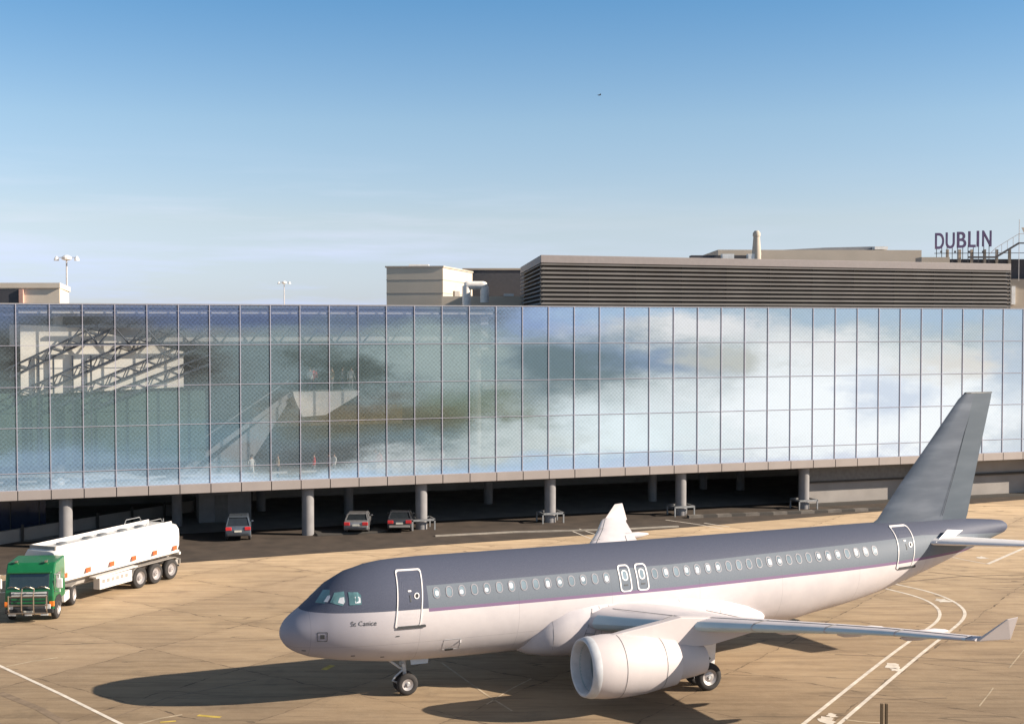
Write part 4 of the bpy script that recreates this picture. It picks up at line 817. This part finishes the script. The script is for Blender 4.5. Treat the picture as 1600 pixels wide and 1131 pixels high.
MB().tube([(9.6, -.5, 3.25), (9.6, -.5, 3.6)], .03, 6).build('vent_pipe', M['steel'], trailer); MB().tube([(7.6, .8, 3.35), (7.8, .8, 3.68), (9.0, .8, 3.68), (9.2, .8, 3.35)], .025, 6).build('handrail', M['steel'], trailer)
hr = MB(); hr.tube([(7.6, -.8, 3.35), (7.8, -.8, 3.68), (9.0, -.8, 3.68), (9.2, -.8, 3.35)], .025, 6); hr.build('handrail', M['steel'], trailer)
MB().bb(1.0, LT-.2, -.5, .5, 1.0, 1.3).build('chassis', M['truck_grey'], trailer)
eq = MB().bb(3.2, 5.9, -1.22, -.75, .55, 1.2); eqo = eq.build('equipment_box', M['tank_white'], trailer, bevel=.03)
for k in range(6): MB().bb(3.4+k*.38, 3.62+k*.38, -1.235, -1.22, .88, 1.08).build('opening', M['truck_grey'], eqo)
MB().prism([(2.9, -1.24, 1.22), (6.3, -1.24, 1.3), (6.4, -1.24, 1.36), (2.9, -1.24, 1.3)], (0, .5, 0)).build('hose_tray', M['tank_white'], trailer); MB().bb(3.2, 5.9, .75, 1.22, .55, 1.2).build('equipment_box', M['tank_white'], trailer, bevel=.03)
for k, x in enumerate((6.6, 8.02, 9.44)):
    for sd_ in (-1, 1): wheel(trailer, (x, sd_*1.05, .6), .6, .4, dish=.08)
for sd_ in (-1, 1):
    mg = MB(); P = [(5.85, .8), (5.98, 1.12), (6.25, 1.27), (9.75, 1.27), (10.06, 1.1), (10.14, .75)]
    for a, b in zip(P, P[1:]): mg.beam((a[0], sd_*1.05, a[1]), (b[0], sd_*1.05, b[1]), .42, .03)
    mg.build('mudguard', M['truck_grey'], trailer)
    MB().box((10.3, sd_*.95, .95), (.06, .45, .3)).build('tail_light', M['truck_grey'], trailer)
MB().bb(LT-.05, LT+.1, -1.15, 1.15, 1.35, 1.5).build('bumper', M['tank_white'], trailer); MB().bb(10.3, 10.34, -1.1, 1.1, .62, .72).build('underrun_bar', M['steel'], trailer)

# ------------------------------------------------------------------ parked cars (rear towards the camera; local +x = forward)
def make_car(loc, rz, paint, label, hatch=False):
    e = empty('parked_car', loc, rz, label, 'car', 'cars parked under the pier')
    if hatch: P = [(-1.95, .35), (-2.05, .6), (-2.0, .95), (-1.85, 1.08), (.75, .98), (1.75, .8), (1.95, .6), (1.95, .35)]; roof = [(-1.85, 1.06), (-1.45, 1.62), (-1.0, 1.68), (.1, 1.66), (.95, 1.0)]
    else: P = [(-2.2, .35), (-2.28, .6), (-2.22, .92), (-2.1, .99), (-1.45, 1.02), (.85, .96), (1.9, .78), (2.15, .6), (2.15, .35)]; roof = [(-1.7, 1.0), (-1.1, 1.38), (-.8, 1.42), (.1, 1.41), (.95, .96)]
    def ringp(x, z, w_): return w_
    b = MB(); n = len(P)
    b.loft([[Vector((x*.985, y, z)) for x, z in P] if abs(y) > .85 else [Vector((x, y, z)) for x, z in P] for y in (-.88, -.8, .8, .88)]); b.build('body', paint, e, True, bevel=.05, auto=30)
    c = MB(); c.loft([[Vector((x*(.97 if z > 1.2 else 1), y*(.80 if z > 1.2 else .98), z)) for x, z in roof] for y in (-.82, .82)]); c.build('cabin', M['car_glass'], e, bevel=.04)
    zt = max(z for x, z in roof); xs = [x for x, z in roof if z > 1.35]; MB().loft([[Vector((min(xs)-.05, y, zt-.06)), Vector((min(xs)+.25, y, zt+.02)), Vector((max(xs)-.1, y, zt+.02)), Vector((max(xs)+.08, y, zt-.06))] for y in (-.66, .66)]).build('roof', paint, e, bevel=.03)
    for sd_ in (-1, 1):
        for (x0, z0), (x1, z1) in ((roof[0], roof[1]), (roof[4], roof[3]), ((-.2, 1.0), (-.25, zt-.03))): MB().beam((x0, sd_*.81, z0), (x1*.97, sd_*.66, z1), .07, .09).build('pillar', paint, e)
        x = P[2][0]; MB().box((x-.02, sd_*.66, .82 if not hatch else .9), (.1, .42, .24 if not hatch else .24)).build('tail_light', M['tail_red'], e, bevel=.03)
        for wx in (-1.3, 1.3): wheel(e, (wx, sd_*.8, .32), .32, .2)
        MB().box((.75, sd_*.95, 1.02), (.1, .16, .12)).build('mirror', paint, e, bevel=.03); MB().box((P[-2][0]-.1, sd_*.62, .68), (.14, .3, .14)).build('headlight', M['lamp_glass'], e)
    MB().box((P[1][0]-.01, 0, .5), (.06, 1.5, .16)).build('bumper', M['car_dark'] if paint != M['car_dark'] else M['truck_grey'], e, bevel=.02)
    MB().box((P[1][0]+.0, 0, .72), (.07, .5, .12)).build('number_plate', M['plate'], e)
    return e
def near(u, v, dx=0): p = gnd(u, v); return p
def place(u, v, back, rz): p = gnd(u, v); return (p.x+math.cos(rz)*back, p.y+math.sin(rz)*back, 0.005)
make_car(place(372, 846, 2.1, R(101)), R(101), M['car_bluegrey'], 'dark blue grey hatchback parked near the service kiosk', True)
make_car(place(556, 836, 2.3, R(92)), R(92), M['car_silver'], 'silver saloon with red tail lights parked right of the bare column')
make_car(place(624, 833, 2.3, R(93)), R(93), M['car_dark'], 'dark saloon with red tail lights next to the guarded column')

# ------------------------------------------------------------------ people in the pier and the marker post
import bmesh
def make_person(loc, rz, top, leg_, label, stride=.12, arm=.2, h=1.0):
    e = MB(); V = [(0, 0, .92), (0, 0, 1.18), (0, 0, 1.42), (0, .02, 1.52), (.01, 0, 1.66), (.01, 0, 1.76)]; rad = [.145, .135, .13, .06, .095, .07]; ed = [(0, 1), (1, 2), (2, 3), (3, 4), (4, 5)]
    def chain(root, pts, rs):
        a = root
        for p, r in zip(pts, rs): V.append(p); rad.append(r); ed.append((a, len(V)-1)); a = len(V)-1
        return a
    for s_ in (-1, 1):
        chain(0, [(0, s_*.09, .86), (stride*s_*.6, s_*.1, .48), (stride*s_-.02, s_*.1, .09), (stride*s_+.14, s_*.11, .05)], [.105, .065, .045, .04])
        q = chain(2, [(0, s_*.19, 1.42), (-.02, s_*.25, 1.14), (arm*(.5+.5*s_)+.05, s_*.25, .92)], [.065, .042, .03])
        hx = V[q][0]
        for k in range(4): chain(q, [(hx+.03+.012*k, s_*(.245+.004*k), .84-.006*k), (hx+.05+.012*k, s_*.24, .79+.006*k)], [.011, .009])
        chain(q, [(hx+.06, s_*.215, .88)], [.011])
    me = bpy.data.meshes.new('person'); me.from_pydata([Vector(p)*h for p in V], ed, [])
    o = bpy.data.objects.new('person', me); C.objects.link(o); sk = o.modifiers.new('s', 'SKIN'); o.modifiers.new('u', 'SUBSURF').levels = 1
    for i, r in enumerate(rad): me.skin_vertices[0].data[i].radius = (r*h, r*h)
    me.skin_vertices[0].data[0].use_root = True
    bpy.context.view_layer.update(); m2 = bpy.data.meshes.new_from_object(o.evaluated_get(bpy.context.evaluated_depsgraph_get())); o.modifiers.clear(); o.data = m2
    for m in (M['skin'], top, leg_, M['dark']): m2.materials.append(m)
    for f in m2.polygons:
        z = f.center.z/h; f.material_index = 0 if z > 1.48 or (z < .93 and abs(f.center.y) > .2*h) else 1 if z > .95 else 2 if z > .1 else 3; f.use_smooth = True
    o.location = loc; o.rotation_euler = (0, 0, rz); tag(o, label, 'person', 'people inside the glazed pier')
    MB().lathe((0, 0, 1.64*h), (-.1, 0, 1), [(0, .115), (.07, .118), (.13, .1), (.17, .04)], 12, True).build('hair', M['hair'], o, True)
    return o
def inside(u, v, d, z):
    """pier point d metres behind the glass on the sight line of u"""
    t = (u-800)/CF; l_ = (t*(85+ex*d)-PO.x+ey*d)/(ex-ey*t); return pw(l_, d, z)
FL = 4.125
for u, d, rz, tp, lg, lab in ((392, 1.6, 2.0, 'cl_white', 'cl_white', 'person in white standing at the foot of the escalator'), (433, 1.5, .5, 'cl_tan', 'cl_navy', 'person in a tan top and dark trousers below the balcony'),
        (490, 1.4, 3.4, 'cl_red', 'cl_grey', 'person in a red top walking below the white balcony'), (513, 1.3, 3.9, 'cl_grey', 'cl_navy', 'person in grey close to the person in white top on floor'), (521, 1.2, 4.0, 'cl_white', 'cl_grey', 'person in a white top and grey trousers at the glass'),
        (592, 1.8, 1.0, 'cl_red', 'cl_white', 'person in red top and white trousers by the seating'), (690, 1.6, 2.2, 'cl_white', 'cl_navy', 'pale clothed person alone right of the seating'), (586, 3.1, 1.4, 'cl_navy', 'cl_grey', 'person in navy behind the seating')):
    make_person(inside(u, 0, d, FL), rz, M[tp], M[lg], lab, random.uniform(.05, .2), random.uniform(0, .4))
for u, d, rz, tp, lg, lab in ((484, 3.0, 1, 'cl_white', 'cl_navy', 'person in white at the left end of the balcony'), (490, 3.7, 2, 'cl_red', 'cl_navy', 'person in red at the back of the balcony'), (518, 3.1, 4, 'cl_tan', 'cl_grey', 'person in tan at the middle of the balcony'),
        (535, 3.3, 3, 'cl_grey', 'cl_navy', 'person in grey leaning near the balcony middle'), (548, 3.0, 5, 'cl_white', 'cl_grey', 'person in white top at the right end of the balcony')):
    make_person(inside(u, 0, d, 10.36), rz, M[tp], M[lg], lab, .05, random.uniform(0, .5), 1.0)
p = gnd(1381, 1160); e = empty('marker_post', p, 0, 'brown twin upright marker post at the bottom edge of the apron', 'post')
for x in (-.085, .085): MB().bb(x-.05, x+.05, -.05, .05, 0, 1.45).build('upright', M['brown_post'], e, bevel=.01)
MB().bb(-.035, .035, -.03, .03, .2, .35).build('crosspiece', M['brown_post'], e); MB().bb(-.3, .3, -.2, .2, 0, .06).build('base', M['kerb_dark'], e)
